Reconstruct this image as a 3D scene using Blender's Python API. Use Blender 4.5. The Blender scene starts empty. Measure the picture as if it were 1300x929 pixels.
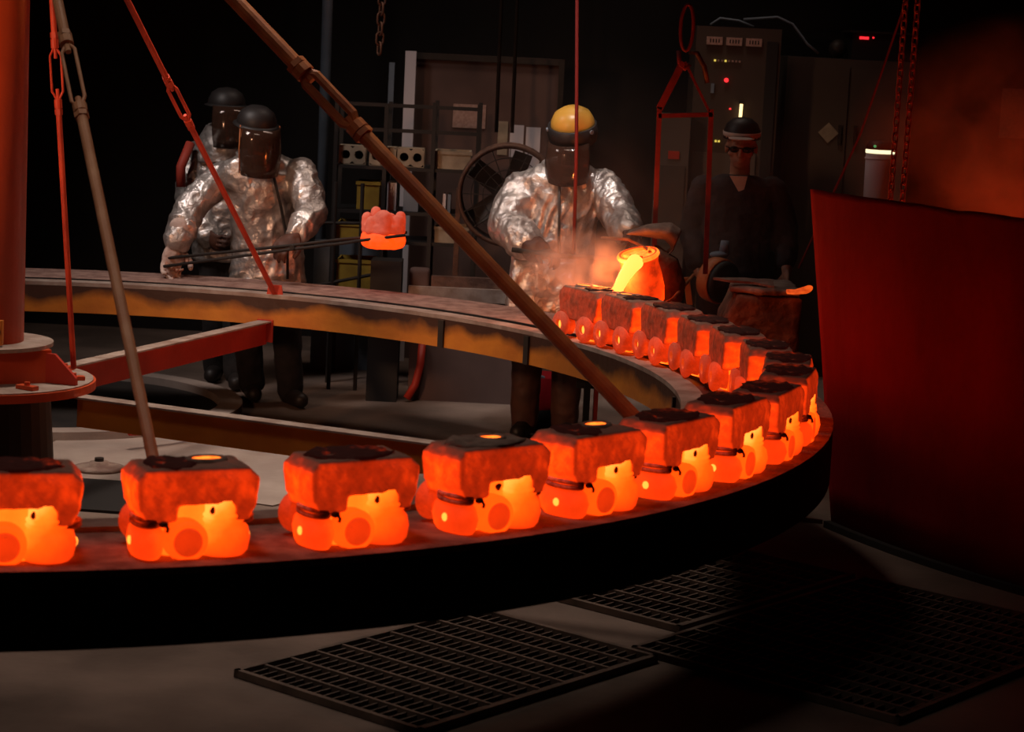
import bpy, bmesh, math, random
from mathutils import Vector, Matrix, Quaternion, noise
random.seed(7)
PI = math.pi
sc = bpy.context.scene
COL = sc.collection
V = Vector

# ------------------------------------------------------------------ camera, world, lamps, exposure
PITCH, ROLL, FPX = 0.136, 0.048, 2794.0
cam = bpy.data.cameras.new('camera'); camo = bpy.data.objects.new('camera', cam); COL.objects.link(camo)
cam.sensor_fit = 'HORIZONTAL'; cam.sensor_width = 36.0; cam.lens = FPX / 1300 * 36
cam.shift_y = -44.5 / 1300
cam.clip_start = 0.05; cam.clip_end = 100
camo.location = (0, 0, 2.2)
camo.rotation_mode = 'QUATERNION'
camo.rotation_quaternion = Matrix.Rotation(PI/2 - PITCH, 3, 'X').to_quaternion() @ Quaternion((0, 0, 1), ROLL)
cam.dof.use_dof = True; cam.dof.focus_distance = 10.2; cam.dof.aperture_fstop = 5.0
sc.camera = camo

world = bpy.data.worlds.new('world'); sc.world = world; world.use_nodes = True
world.node_tree.nodes['Background'].inputs[0].default_value = (0.5, 0.42, 0.38, 1)
world.node_tree.nodes['Background'].inputs[1].default_value = 0.002

def area(name, loc, target, size, power, col, spread=1.5):
    l = bpy.data.lights.new(name, 'AREA'); l.energy = power; l.color = col; l.shape = 'RECTANGLE'
    l.size, l.size_y = size; l.spread = spread
    o = bpy.data.objects.new(name, l); COL.objects.link(o); o.location = loc
    o.rotation_euler = (V(target) - V(loc)).to_track_quat('-Z', 'Y').to_euler()
    return o
area('bay_lamp_over_hub', (-1.2, 9.8, 5.2), (-1.2, 9.8, 0), (1.2, 1.2), 34, (1.0, 0.80, 0.66), 1.15)
area('bay_lamp_left_workers', (-3.4, 10.6, 4.6), (-1.4, 12.4, 1.0), (0.6, 1.4), 13, (1.0, 0.86, 0.80), 1.2)
area('bay_lamp_back', (0.4, 13.0, 5.2), (0.2, 13.6, 1.0), (2.0, 0.6), 10, (1.0, 0.76, 0.62))
area('bay_lamp_front', (-1.6, 6.2, 5.2), (-1.0, 7.2, 0), (1.2, 0.8), 4.5, (1.0, 0.80, 0.68), 1.0)
area('column_fill', (-4.4, 4.6, 2.9), (-2.1, 9.0, 1.75), (0.5, 0.5), 5.5, (1.0, 0.50, 0.28), 0.42)  # unseen lamp added at the left front to brighten the column
area('pourer_fill', (-0.1, 9.9, 5.0), (0.2, 11.95, 1.45), (0.35, 0.35), 1.5, (1.0, 0.90, 0.84), 0.34)  # unseen narrow lamp added to lift the pouring worker's coat

pl = bpy.data.lights.new('pour_glow', 'POINT'); pl.energy = 24.0; pl.color = (1.0, .21, .04); pl.shadow_soft_size = .07
plo = bpy.data.objects.new('pour_glow', pl); COL.objects.link(plo); plo.location = (.485, 10.62, 1.06)

vs = sc.view_settings
vs.view_transform = 'Standard'; vs.look = 'None'; vs.exposure = 0.0; vs.gamma = 1.0
vs.use_curve_mapping = False
sc.cycles.use_denoising = True
sc.cycles.max_bounces = 6; sc.cycles.volume_bounces = 1
sc.cycles.sample_clamp_indirect = 4.0
sc.cycles.caustics_reflective = False; sc.cycles.caustics_refractive = False

# ------------------------------------------------------------------ materials
def nn(nt, t, **kw):
    n = nt.nodes.new(t)
    for k, v in kw.items(): setattr(n, k, v)
    return n
def ramp(nt, stops):
    r = nn(nt, 'ShaderNodeValToRGB'); e = r.color_ramp.elements
    while len(e) < len(stops): e.new(0.5)
    for i, (p, c) in enumerate(stops):
        e[i].position = p; e[i].color = (*c, 1)
    return r
def mat(name, c1, c2=None, rough=.6, metal=0.0, scale=6.0, bump=0.0, bscale=30.0, detail=4, spec=.4, stretch=(1, 1, 1), lo=.38, hi=.62):
    m = bpy.data.materials.new(name); m.use_nodes = True; nt = m.node_tree
    b = nt.nodes['Principled BSDF']; b.inputs['Roughness'].default_value = rough; b.inputs['Metallic'].default_value = metal
    b.inputs['Specular IOR Level'].default_value = spec
    tc = nn(nt, 'ShaderNodeTexCoord'); mp = nn(nt, 'ShaderNodeMapping'); mp.inputs['Scale'].default_value = stretch
    nt.links.new(tc.outputs['Object'], mp.inputs['Vector'])
    if c2 is not None:
        n = nn(nt, 'ShaderNodeTexNoise'); n.inputs['Scale'].default_value = scale; n.inputs['Detail'].default_value = detail
        nt.links.new(mp.outputs[0], n.inputs['Vector'])
        r = ramp(nt, [(lo, c1), (hi, c2)]); nt.links.new(n.outputs['Fac'], r.inputs[0])
        nt.links.new(r.outputs[0], b.inputs['Base Color'])
    else: b.inputs['Base Color'].default_value = (*c1, 1)
    if bump:
        n2 = nn(nt, 'ShaderNodeTexNoise'); n2.inputs['Scale'].default_value = bscale; n2.inputs['Detail'].default_value = 5
        nt.links.new(mp.outputs[0], n2.inputs['Vector'])
        bp = nn(nt, 'ShaderNodeBump'); bp.inputs['Strength'].default_value = bump; bp.inputs['Distance'].default_value = .02
        nt.links.new(n2.outputs['Fac'], bp.inputs['Height']); nt.links.new(bp.outputs[0], b.inputs['Normal'])
    return m
def glow(name, col, strength, col2=None, scale=10.0):
    m = bpy.data.materials.new(name); m.use_nodes = True; nt = m.node_tree
    b = nt.nodes['Principled BSDF']; b.inputs['Base Color'].default_value = (.25, .12, .06, 1); b.inputs['Roughness'].default_value = .8
    b.inputs['Emission Color'].default_value = (*col, 1); b.inputs['Emission Strength'].default_value = strength
    if col2:
        tc = nn(nt, 'ShaderNodeTexCoord'); n = nn(nt, 'ShaderNodeTexNoise'); n.inputs['Scale'].default_value = scale; n.inputs['Detail'].default_value = 4
        nt.links.new(tc.outputs['Object'], n.inputs['Vector'])
        r = ramp(nt, [(.35, col), (.65, col2)]); nt.links.new(n.outputs['Fac'], r.inputs[0]); nt.links.new(r.outputs[0], b.inputs['Emission Color'])
    return m
HEAT = [(0, (.010, .0012, .0008)), (.2, (.10, .006, .0012)), (.42, (.46, .019, .002)), (.62, (1.15, .050, .003)), (.80, (2.3, .13, .004)), (.92, (3.0, .30, .014)), (1.0, (3.4, .58, .07))]
def hot(name, base, amp, kx=0.0, ky=0.0, ash=None, ashz=.22, nscale=26.0, kz=0.0, albedo=(.30, .13, .08), fine=.35, ksx=0.0, edge=0.0):
    """a self-glowing ceramic shell: temperature field, plus light and shade painted by face direction, mapped to a glow ramp"""
    m = bpy.data.materials.new(name); m.use_nodes = True; nt = m.node_tree; L = nt.links.new
    b = nt.nodes['Principled BSDF']; b.inputs['Roughness'].default_value = .85; b.inputs['Specular IOR Level'].default_value = .2
    tc = nn(nt, 'ShaderNodeTexCoord')
    n1 = nn(nt, 'ShaderNodeTexNoise'); n1.inputs['Scale'].default_value = nscale; n1.inputs['Detail'].default_value = 5; n1.inputs['Roughness'].default_value = .65
    n2 = nn(nt, 'ShaderNodeTexNoise'); n2.inputs['Scale'].default_value = nscale * .22; n2.inputs['Detail'].default_value = 2
    oi = nn(nt, 'ShaderNodeObjectInfo')
    L(tc.outputs['Object'], n1.inputs['Vector']); L(tc.outputs['Object'], n2.inputs['Vector'])
    def mth(op, a, b_=None):
        x = nn(nt, 'ShaderNodeMath', operation=op)
        for i, v in enumerate((a, b_)):
            if v is None: continue
            if isinstance(v, (int, float)): x.inputs[i].default_value = v
            else: L(v, x.inputs[i])
        return x.outputs[0]
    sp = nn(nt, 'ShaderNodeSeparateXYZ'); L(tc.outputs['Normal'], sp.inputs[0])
    po = nn(nt, 'ShaderNodeSeparateXYZ'); L(tc.outputs['Object'], po.inputs[0])
    h = mth('MULTIPLY', mth('SUBTRACT', n1.outputs['Fac'], .5), amp * fine * 2)
    h = mth('ADD', h, mth('MULTIPLY', mth('SUBTRACT', n2.outputs['Fac'], .5), amp * 2))
    h = mth('ADD', h, base)
    if kx: h = mth('ADD', h, mth('MULTIPLY', mth('ABSOLUTE', sp.outputs[0]), kx))  # glow from neighbouring moulds painted onto the end faces
    if ksx: h = mth('ADD', h, mth('MULTIPLY', sp.outputs[0], ksx))  # one-sided shading of the round bodies painted into their glow
    if edge:   # sharp edges cool first
        gm = nn(nt, 'ShaderNodeNewGeometry'); h = mth('SUBTRACT', h, mth('MULTIPLY', mth('SUBTRACT', gm.outputs['Pointiness'], .5), edge))
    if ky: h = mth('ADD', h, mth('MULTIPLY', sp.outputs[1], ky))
    if kz: h = mth('ADD', h, mth('MULTIPLY', po.outputs[2], kz))
    h = mth('ADD', h, mth('MULTIPLY', mth('SUBTRACT', oi.outputs['Random'], .5), .08))
    al = ramp(nt, [(.3, tuple(x * .6 for x in albedo)), (.7, albedo)]); L(n1.outputs['Fac'], al.inputs[0]); L(al.outputs[0], b.inputs['Base Color'])
    if ash is not None:
        up = mth('MULTIPLY', mth('SUBTRACT', sp.outputs[2], .35), 2.2)
        zz = mth('MULTIPLY', mth('SUBTRACT', po.outputs[2], ashz), 45.0)
        t = nn(nt, 'ShaderNodeMath', operation='MAXIMUM'); L(up, t.inputs[0]); L(zz, t.inputs[1]); t.use_clamp = True
        k = mth('MULTIPLY', t.outputs[0], mth('ADD', mth('MULTIPLY', n2.outputs['Fac'], .7), .55))
        cl = nn(nt, 'ShaderNodeClamp'); L(k, cl.inputs[0])
        h = mth('SUBTRACT', h, mth('MULTIPLY', cl.outputs[0], .46))
        mx = nn(nt, 'ShaderNodeMix', data_type='RGBA'); L(cl.outputs[0], mx.inputs[0]); L(al.outputs[0], mx.inputs[6]); mx.inputs[7].default_value = (*ash, 1)
        L(mx.outputs[2], b.inputs['Base Color'])
    r = ramp(nt, HEAT); L(h, r.inputs[0]); L(r.outputs[0], b.inputs['Emission Color']); b.inputs['Emission Strength'].default_value = 1.0
    bp = nn(nt, 'ShaderNodeBump'); bp.inputs['Strength'].default_value = .5; bp.inputs['Distance'].default_value = .006
    L(n1.outputs['Fac'], bp.inputs['Height']); L(bp.outputs[0], b.inputs['Normal'])
    return m
M = {}
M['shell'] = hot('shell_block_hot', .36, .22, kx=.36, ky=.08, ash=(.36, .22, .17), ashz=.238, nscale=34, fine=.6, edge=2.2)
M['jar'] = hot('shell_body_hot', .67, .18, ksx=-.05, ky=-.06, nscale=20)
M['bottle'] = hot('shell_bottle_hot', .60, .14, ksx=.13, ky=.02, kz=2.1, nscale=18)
M['neck'] = hot('shell_core_hot', .90, .14, nscale=22)
M['hub'] = hot('shell_disc_hot', .76, .14, nscale=14)
M['hubface'] = hot('shell_disc_face', .54, .22, nscale=16)
M['ringface'] = hot('shell_bore_ring', .40, .18, nscale=26, albedo=(.34, .17, .12), fine=.6)
M['ember'] = hot('sand_crust_embers', -.10, 1.0, nscale=34, albedo=(.03, .022, .02), fine=.6)
M['ash'] = mat('pale_ash_crust', (.36, .25, .20), (.24, .15, .12), rough=.9, scale=20, bump=.4)
M['pool'] = glow('molten_metal', (1.0, .22, .02), 2.6, (1.0, .08, .005), 40)
M['bore'] = glow('bright_bore', (1.0, .30, .035), 2.2)
M['wire'] = mat('tie_wire', (.80, .52, .44), (.34, .20, .17), rough=.7, scale=40)
M['held'] = hot('held_shell_hot', .40, .10, kz=0, nscale=16, albedo=(.5, .28, .22))
M['heldlow'] = hot('held_shell_base', .70, .08, nscale=16)
M['orange'] = mat('orange_paint', (.62, .085, .022), (.52, .065, .018), rough=.42, scale=3, bump=.08, bscale=40)
M['yellow'] = mat('yellow_paint', (.56, .20, .022), (.44, .14, .018), rough=.55, scale=4, bump=.12)
M['redpaint'] = mat('red_paint', (.46, .034, .016), (.36, .026, .013), rough=.5, scale=4, bump=.12)
M['rodtan'] = mat('rod_tan_paint', (.50, .27, .15), (.40, .19, .10), rough=.5, scale=9, bump=.1)
M['rodorange'] = mat('orange_paint_and_pour_light', (.50, .17, .05), (.36, .10, .035), rough=.5, scale=9, bump=.1)
M['rodred'] = mat('rod_red_paint', (.55, .06, .025), (.40, .04, .02), rough=.5, scale=9)
M['dust'] = mat('dusty_steel', (.34, .27, .23), (.22, .15, .12), rough=.8, scale=9, bump=.2)
M['plate'] = mat('ring_plate_dust', (.34, .21, .17), (.20, .11, .09), rough=.9, scale=14, bump=.5, bscale=60)
M['black'] = mat('sooty_steel', (.014, .011, .010), (.022, .017, .015), rough=.75, scale=8)
M['dark'] = mat('dark_steel', (.045, .035, .030), (.03, .024, .02), rough=.55, metal=.3, scale=6)
M['soot'] = mat('black_paint_and_shade', (.012, .011, .011), rough=.6)
M['floor'] = mat('concrete_floor', (.21, .15, .12), (.10, .07, .055), rough=.85, scale=1.3, bump=.15, detail=7)
M['floorlight'] = mat('pale_concrete', (.36, .29, .25), (.28, .22, .19), rough=.85, scale=3, bump=.15)
M['grate'] = mat('grating_steel', (.15, .105, .08), (.08, .058, .045), rough=.7, scale=8)
M['wall'] = mat('sooty_wall', (.013, .010, .009), (.008, .006, .0055), rough=.9, scale=1.5)
M['partition'] = mat('partition_board', (.13, .078, .066), (.09, .053, .045), rough=.85, scale=2.0)
M['cabinet'] = mat('cabinet_enamel', (.055, .038, .030), (.042, .029, .023), rough=.55, scale=2)
M['cabinet2'] = mat('cabinet_enamel_brown', (.085, .062, .05), (.07, .05, .04), rough=.6, scale=2)
M['paper'] = mat('white_paper', (.62, .58, .62), rough=.8)
M['yellowbox'] = mat('yellow_crate', (.36, .24, .03), (.26, .16, .02), rough=.6, scale=10)
M['cream'] = mat('pale_ceramic', (.36, .30, .22), (.26, .21, .15), rough=.8, scale=12)
M['bluegrey'] = mat('blue_grey_panel', (.16, .20, .25), (.12, .15, .19), rough=.7, scale=4)
M['tank'] = mat('tank_red_lead', (.36, .011, .017), (.19, .005, .009), rough=.75, scale=2.2, bump=.25, bscale=14, stretch=(1, 1, .45), detail=6, lo=.3, hi=.7, spec=.08)
M['chain'] = mat('chain_red', (.85, .22, .10), (.60, .13, .06), rough=.45, metal=.2, scale=30)
M['chaindark'] = mat('chain_dark', (.16, .08, .05), (.10, .05, .035), rough=.6, metal=.4, scale=30)
M['yoke'] = mat('yoke_red', (.20, .014, .014), (.13, .010, .010), rough=.55, scale=12)
M['cable'] = mat('cable_red', (.20, .018, .015), rough=.7)
M['greyrub'] = mat('grey_refractory', (.30, .22, .18), (.18, .11, .09), rough=.9, scale=10, bump=.4)
M['vessel'] = hot('crucible_clay_hot', .62, .6, nscale=14, albedo=(.30, .12, .06), fine=.5)
M['clay'] = mat('crucible_clay', (.22, .11, .07), (.10, .05, .035), rough=.8, scale=8, bump=.6, bscale=25)
M['brown'] = mat('brown_leather', (.10, .04, .025), (.06, .025, .018), rough=.6, scale=8, bump=.2)
M['glove'] = mat('grey_glove', (.62, .48, .42), (.42, .31, .27), rough=.85, scale=20, bump=.4)
M['skin'] = mat('skin', (.40, .20, .13), (.35, .165, .11), rough=.55, scale=20)
M['cloth'] = mat('black_cloth', (.022, .018, .018), (.014, .012, .012), rough=.9, scale=20)
M['darkblue'] = mat('dark_work_shirt', (.030, .022, .024), (.020, .015, .017), rough=.9, scale=14, bump=.3)
M['white'] = mat('white_cotton', (.62, .55, .50), rough=.85)
M['hat'] = mat('yellow_hard_hat', (.58, .31, .05), (.50, .25, .04), rough=.35, scale=5)
M['darkhat'] = mat('dark_hard_hat', (.018, .015, .015), rough=.5)
M['capcloth'] = mat('white_cap', (.55, .42, .36), rough=.8)
M['glassdark'] = mat('dark_glasses', (.01, .008, .008), rough=.15)
M['hair'] = mat('dark_hair', (.02, .012, .010), rough=.8)
M['boot'] = mat('black_boot', (.02, .016, .015), rough=.5)
M['lens'] = mat('meter_lens', (.42, .28, .24), (.32, .20, .17), rough=.4, scale=60)
M['strap'] = mat('red_strap', (.42, .05, .03), rough=.6)
M['ledred'] = glow('led_red', (1.0, .02, .03), 1.6)
M['ledyellow'] = glow('led_yellow', (1.0, .75, .12), .8)
M['ledgreen'] = glow('led_green', (.15, .8, .25), .35)
M['tube'] = glow('lamp_tube', (1.0, .70, .30), 2.2)
M['tubewhite'] = glow('lamp_tube_white', (1.0, .86, .50), 1.5)
M['steam_glow'] = glow('steam_glow_coals', (1.0, .07, .012), 1.8, (.35, .015, .005), 6)
M['stream'] = glow('molten_stream', (1.0, .09, .014), 10.0)
M['cruin'] = glow('hot_crucible_lining', (1.0, .24, .025), 2.0, (1.0, .13, .008), 14)
M['tap'] = glow('tap_hole_glow', (1.0, .12, .012), .9, (.5, .03, .003), 24)
def silver():
    m = bpy.data.materials.new('aluminised_cloth'); m.use_nodes = True; nt = m.node_tree; L = nt.links.new
    b = nt.nodes['Principled BSDF']; b.inputs['Metallic'].default_value = .74
    tc = nn(nt, 'ShaderNodeTexCoord'); n = nn(nt, 'ShaderNodeTexNoise'); n.inputs['Scale'].default_value = 9; n.inputs['Detail'].default_value = 6; n.inputs['Distortion'].default_value = .8
    L(tc.outputs['Object'], n.inputs['Vector'])
    r = ramp(nt, [(.3, (.30, .26, .245)), (.7, (.74, .69, .66))]); L(n.outputs['Fac'], r.inputs[0]); L(r.outputs[0], b.inputs['Base Color'])
    r2 = ramp(nt, [(.3, (.46,) * 3), (.7, (.30,) * 3)]); L(n.outputs['Fac'], r2.inputs[0]); L(r2.outputs[0], b.inputs['Roughness'])
    w = nn(nt, 'ShaderNodeTexNoise'); w.inputs['Scale'].default_value = 26; w.inputs['Detail'].default_value = 5; w.inputs['Distortion'].default_value = 1.5
    L(tc.outputs['Object'], w.inputs['Vector'])
    bp = nn(nt, 'ShaderNodeBump'); bp.inputs['Strength'].default_value = .55; bp.inputs['Distance'].default_value = .012
    L(w.outputs['Fac'], bp.inputs['Height']); L(bp.outputs[0], b.inputs['Normal'])
    return m
M['silver'] = silver()
def visor():
    m = bpy.data.materials.new('tinted_visor'); m.use_nodes = True; nt = m.node_tree
    b = nt.nodes['Principled BSDF']; b.inputs['Base Color'].default_value = (.05, .026, .018, 1); b.inputs['Roughness'].default_value = .1
    b.inputs['Metallic'].default_value = .15; b.inputs['Alpha'].default_value = .82
    return m
M['visor'] = visor()
def smoke(name, col, dens, scale, centre, radii, aniso=.2):
    m = bpy.data.materials.new(name); m.use_nodes = True; nt = m.node_tree; L = nt.links.new
    nt.nodes.remove(nt.nodes['Principled BSDF'])
    v = nn(nt, 'ShaderNodeVolumeScatter'); v.inputs['Color'].default_value = (*col, 1); v.inputs['Anisotropy'].default_value = aniso
    tc = nn(nt, 'ShaderNodeTexCoord'); n = nn(nt, 'ShaderNodeTexNoise'); n.inputs['Scale'].default_value = scale; n.inputs['Detail'].default_value = 4; n.inputs['Distortion'].default_value = .6
    L(tc.outputs['Object'], n.inputs['Vector'])
    r = nn(nt, 'ShaderNodeMapRange'); r.inputs['From Min'].default_value = .40; r.inputs['From Max'].default_value = .75; r.inputs['To Max'].default_value = dens; L(n.outputs['Fac'], r.inputs['Value'])
    # fade towards the edge of the plume
    s = nn(nt, 'ShaderNodeVectorMath', operation='SUBTRACT'); L(tc.outputs['Object'], s.inputs[0]); s.inputs[1].default_value = centre
    d = nn(nt, 'ShaderNodeVectorMath', operation='DIVIDE'); L(s.outputs[0], d.inputs[0]); d.inputs[1].default_value = radii
    l = nn(nt, 'ShaderNodeVectorMath', operation='LENGTH'); L(d.outputs[0], l.inputs[0])
    f = nn(nt, 'ShaderNodeMapRange'); f.inputs['From Min'].default_value = .25; f.inputs['From Max'].default_value = 1.0; f.inputs['To Min'].default_value = 1.0; f.inputs['To Max'].default_value = 0.0; L(l.outputs['Value'], f.inputs['Value'])
    mu = nn(nt, 'ShaderNodeMath', operation='MULTIPLY'); L(r.outputs[0], mu.inputs[0]); L(f.outputs[0], mu.inputs[1])
    L(mu.outputs[0], v.inputs['Density']); L(v.outputs[0], nt.nodes['Material Output'].inputs['Volume'])
    return m

# ------------------------------------------------------------------ mesh helpers
def frame(d):
    d = d.normalized(); a = V((0, 0, 1)) if abs(d.z) < .95 else V((0, 1, 0))
    x = d.cross(a).normalized(); return x, d.cross(x).normalized(), d
def box(bm, c, s, R=None):
    r = bmesh.ops.create_cube(bm, size=1.0)
    mt = Matrix.Translation(c) @ ((R.to_4x4()) if R is not None else Matrix.Identity(4)) @ Matrix.Diagonal((*s, 1))
    bmesh.ops.transform(bm, matrix=mt, verts=r['verts']); return r['verts']
def bbox(bm, lo, hi): return box(bm, [(a + b) / 2 for a, b in zip(lo, hi)], [b - a for a, b in zip(lo, hi)])
def cyl(bm, p0, p1, r0, r1=None, seg=16, caps=True):
    p0, p1 = V(p0), V(p1); r1 = r0 if r1 is None else r1
    x, y, d = frame(p1 - p0); rings = []
    for p, r in ((p0, r0), (p1, r1)):
        rings.append([bm.verts.new(p + (x * math.cos(2 * PI * i / seg) + y * math.sin(2 * PI * i / seg)) * r) for i in range(seg)])
    for i in range(seg): bm.faces.new((rings[0][i], rings[0][(i + 1) % seg], rings[1][(i + 1) % seg], rings[1][i]))
    if caps: bm.faces.new(rings[0][::-1]); bm.faces.new(rings[1])
def tube(bm, pts, r, seg=8, closed=False):
    pts = [V(p) for p in pts]; n = len(pts); rings = []
    rr = r if isinstance(r, (list, tuple)) else [r] * n
    X = None
    for i, p in enumerate(pts):
        a = pts[(i - 1) % n] if (closed or i > 0) else p; b = pts[(i + 1) % n] if (closed or i < n - 1) else p
        d = (b - a).normalized()
        if X is None: X = frame(d)[0]
        X = (X - d * X.dot(d)).normalized(); Y = d.cross(X)
        rings.append([bm.verts.new(p + (X * math.cos(2 * PI * k / seg) + Y * math.sin(2 * PI * k / seg)) * rr[i]) for k in range(seg)])
    for i in range(n if closed else n - 1):
        a, b = rings[i], rings[(i + 1) % n]
        for k in range(seg): bm.faces.new((a[k], a[(k + 1) % seg], b[(k + 1) % seg], b[k]))
    if not closed: bm.faces.new(rings[0][::-1]); bm.faces.new(rings[-1])
def lathe(bm, prof, o=(0, 0, 0), d=(0, 0, 1), seg=24, sx=1.0, sy=1.0):
    """profile of (radius, height) turned about d through o"""
    x, y, d = frame(V(d)); o = V(o); rings = []
    for r, h in prof:
        if r < 1e-6: rings.append([bm.verts.new(o + d * h)])
        else: rings.append([bm.verts.new(o + d * h + x * math.cos(2 * PI * i / seg) * r * sx + y * math.sin(2 * PI * i / seg) * r * sy) for i in range(seg)])
    for a, b in zip(rings, rings[1:]):
        for i in range(seg):
            j = (i + 1) % seg
            if len(a) == 1 and len(b) == 1: continue
            if len(a) == 1: bm.faces.new((a[0], b[j], b[i]))
            elif len(b) == 1: bm.faces.new((a[i], a[j], b[0]))
            else: bm.faces.new((a[i], a[j], b[j], b[i]))
    if len(rings[0]) > 1 and rings[0] is not rings[-1]: pass
def ell(bm, c, r, R=None, u=14, v=10):
    q = bmesh.ops.create_uvsphere(bm, u_segments=u, v_segments=v, radius=1.0)
    mt = Matrix.Translation(c) @ (R.to_4x4() if R is not None else Matrix.Identity(4)) @ Matrix.Diagonal((*((r, r, r) if isinstance(r, (int, float)) else r), 1))
    bmesh.ops.transform(bm, matrix=mt, verts=q['verts'])
def capsule(bm, a, b, ra, rb): 
    a, b = V(a), V(b); cyl(bm, a, b, ra, rb, 14); ell(bm, a, ra); ell(bm, b, rb)
def limb(bm, pts, rs):
    for i in range(len(pts) - 1): capsule(bm, pts[i], pts[i + 1], rs[i], rs[i + 1])
def torus(bm, c, d, R, r, seg=20, sub=8, sx=1.0, sy=1.0):
    x, y, d = frame(V(d)); c = V(c)
    tube(bm, [c + x * math.cos(2 * PI * i / seg) * R * sx + y * math.sin(2 * PI * i / seg) * R * sy for i in range(seg)], r, sub, True)
def sector(bm, c, r0, r1, z0, z1, a0=0.0, a1=2 * PI, n=128):
    """annular prism"""
    full = abs(a1 - a0 - 2 * PI) < 1e-6; m = n if full else n + 1; R = []
    for i in range(m):
        t = a0 + (a1 - a0) * i / n; cx, sx = math.cos(t), math.sin(t)
        R.append([bm.verts.new((c[0] + r * cx, c[1] + r * sx, z)) for r, z in ((r0, z0), (r1, z0), (r1, z1), (r0, z1))])
    for i in range(n):
        a, b = R[i], R[(i + 1) % m]
        for k in range(4): bm.faces.new((a[k], b[k], b[(k + 1) % 4], a[(k + 1) % 4]))
    if not full: bm.faces.new(R[0]); bm.faces.new(R[-1][::-1])
def prism(bm, poly, p, ax, ay, an, depth):
    """2-D outline extruded: p + ax*u + ay*v, from 0 to depth along an"""
    p, ax, ay, an = V(p), V(ax), V(ay), V(an)
    A = [bm.verts.new(p + ax * u + ay * v) for u, v in poly]; B = [bm.verts.new(p + ax * u + ay * v + an * depth) for u, v in poly]
    bm.faces.new(A[::-1]); bm.faces.new(B)
    for i in range(len(poly)): j = (i + 1) % len(poly); bm.faces.new((A[i], A[j], B[j], B[i]))
def loft(bm, secs, seg=20):
    """closed loft through sections (centre, side vector, front vector)"""
    R = []
    for c, s, f in secs:
        c, s, f = V(c), V(s), V(f)
        R.append([bm.verts.new(c + s * math.cos(2 * PI * i / seg) + f * math.sin(2 * PI * i / seg)) for i in range(seg)])
    for a, b in zip(R, R[1:]):
        for i in range(seg): bm.faces.new((a[i], a[(i + 1) % seg], b[(i + 1) % seg], b[i]))
    bm.faces.new(R[0][::-1]); bm.faces.new(R[-1])
def to_mesh(bm, name):
    bmesh.ops.recalc_face_normals(bm, faces=bm.faces[:])
    me = bpy.data.meshes.new(name); bm.to_mesh(me); bm.free(); return me
def remesh(bm, voxel, smooth=4, amp=0.0, freq=8.0, ridge=False, stretch=(1, 1, 1), factor=.5):
    """one continuous skin over everything in bm, with real creases"""
    bmesh.ops.recalc_face_normals(bm, faces=bm.faces[:])
    me = bpy.data.meshes.new('tmp'); bm.to_mesh(me); bm.free()
    o = bpy.data.objects.new('tmp', me); COL.objects.link(o)
    r = o.modifiers.new('r', 'REMESH'); r.mode = 'VOXEL'; r.voxel_size = voxel; r.use_smooth_shade = True
    if smooth: s = o.modifiers.new('s', 'SMOOTH'); s.iterations = smooth; s.factor = factor
    dg = bpy.context.evaluated_depsgraph_get(); dg.update()
    out = bpy.data.meshes.new_from_object(o.evaluated_get(dg))
    bpy.data.objects.remove(o); bpy.data.meshes.remove(me)
    if amp:
        S = V(stretch) * freq
        nrm = [v.normal.copy() for v in out.vertices]
        for v, n in zip(out.vertices, nrm):
            p = V((v.co.x * S.x, v.co.y * S.y, v.co.z * S.z))
            if ridge:
                q = noise.noise(p + V((noise.noise(p * .5), noise.noise(p * .5 + V((5, 3, 1))), 0)) * 1.2)
                q2 = noise.noise(p * 2.1 + V((9, 2, 4)))
                h = (1 - abs(q) * 2.6) + .45 * (1 - abs(q2) * 2.6)
            else: h = noise.noise(p) + .5 * noise.noise(p * 2.3) + .3 * noise.noise(p * 5.1)
            v.co += n * h * amp
    for f in out.polygons: f.use_smooth = True
    out.materials.clear()
    return out
def smooth(me):
    for f in me.polygons: f.use_smooth = True
    return me
def link(name, me, m, parent=None, loc=None):
    if isinstance(me, bmesh.types.BMesh): me = to_mesh(me, name)
    o = bpy.data.objects.new(name, me); COL.objects.link(o)
    if m is not None and not me.materials: me.materials.append(M[m] if isinstance(m, str) else m)
    if parent is not None: o.parent = parent
    if loc is not None: o.location = loc
    return o
def origin(o):
    p = V((0, 0, 0))
    while o is not None: p += o.location; o = o.parent
    return p
def thing(name, label, cat, loc, group=None):
    o = bpy.data.objects.new(name, None); COL.objects.link(o); o.location = loc; o.empty_display_size = .1
    o['label'] = label; o['category'] = cat
    if group: o['group'] = group
    return o
def part(root, name, me, m, sm=False, label=None):
    """mesh given in world coordinates, hung under root"""
    if isinstance(me, bmesh.types.BMesh): me = to_mesh(me, name)
    me.transform(Matrix.Translation(-origin(root)))
    if sm: smooth(me)
    o = link(name, me, m, root)
    if label: o['label'] = label
    return o
def single(name, me, m, label, cat, base, sm=False, group=None, kind=None):
    if isinstance(me, bmesh.types.BMesh): me = to_mesh(me, name)
    me.transform(Matrix.Translation(-V(base)))
    if sm: smooth(me)
    o = link(name, me, m, None, base); o['label'] = label; o['category'] = cat
    if group: o['group'] = group
    if kind: o['kind'] = kind
    return o
def struct(name, bm, m, parent=None):
    o = link(name, bm, m, parent)
    if parent is None: o['kind'] = 'structure'
    return o
def B(): return bmesh.new()
def copy_tree(o, parent=None):
    c = o.copy(); COL.objects.link(c)
    if parent is not None: c.parent = parent
    for ch in list(o.children): copy_tree(ch, c)
    return c

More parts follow.
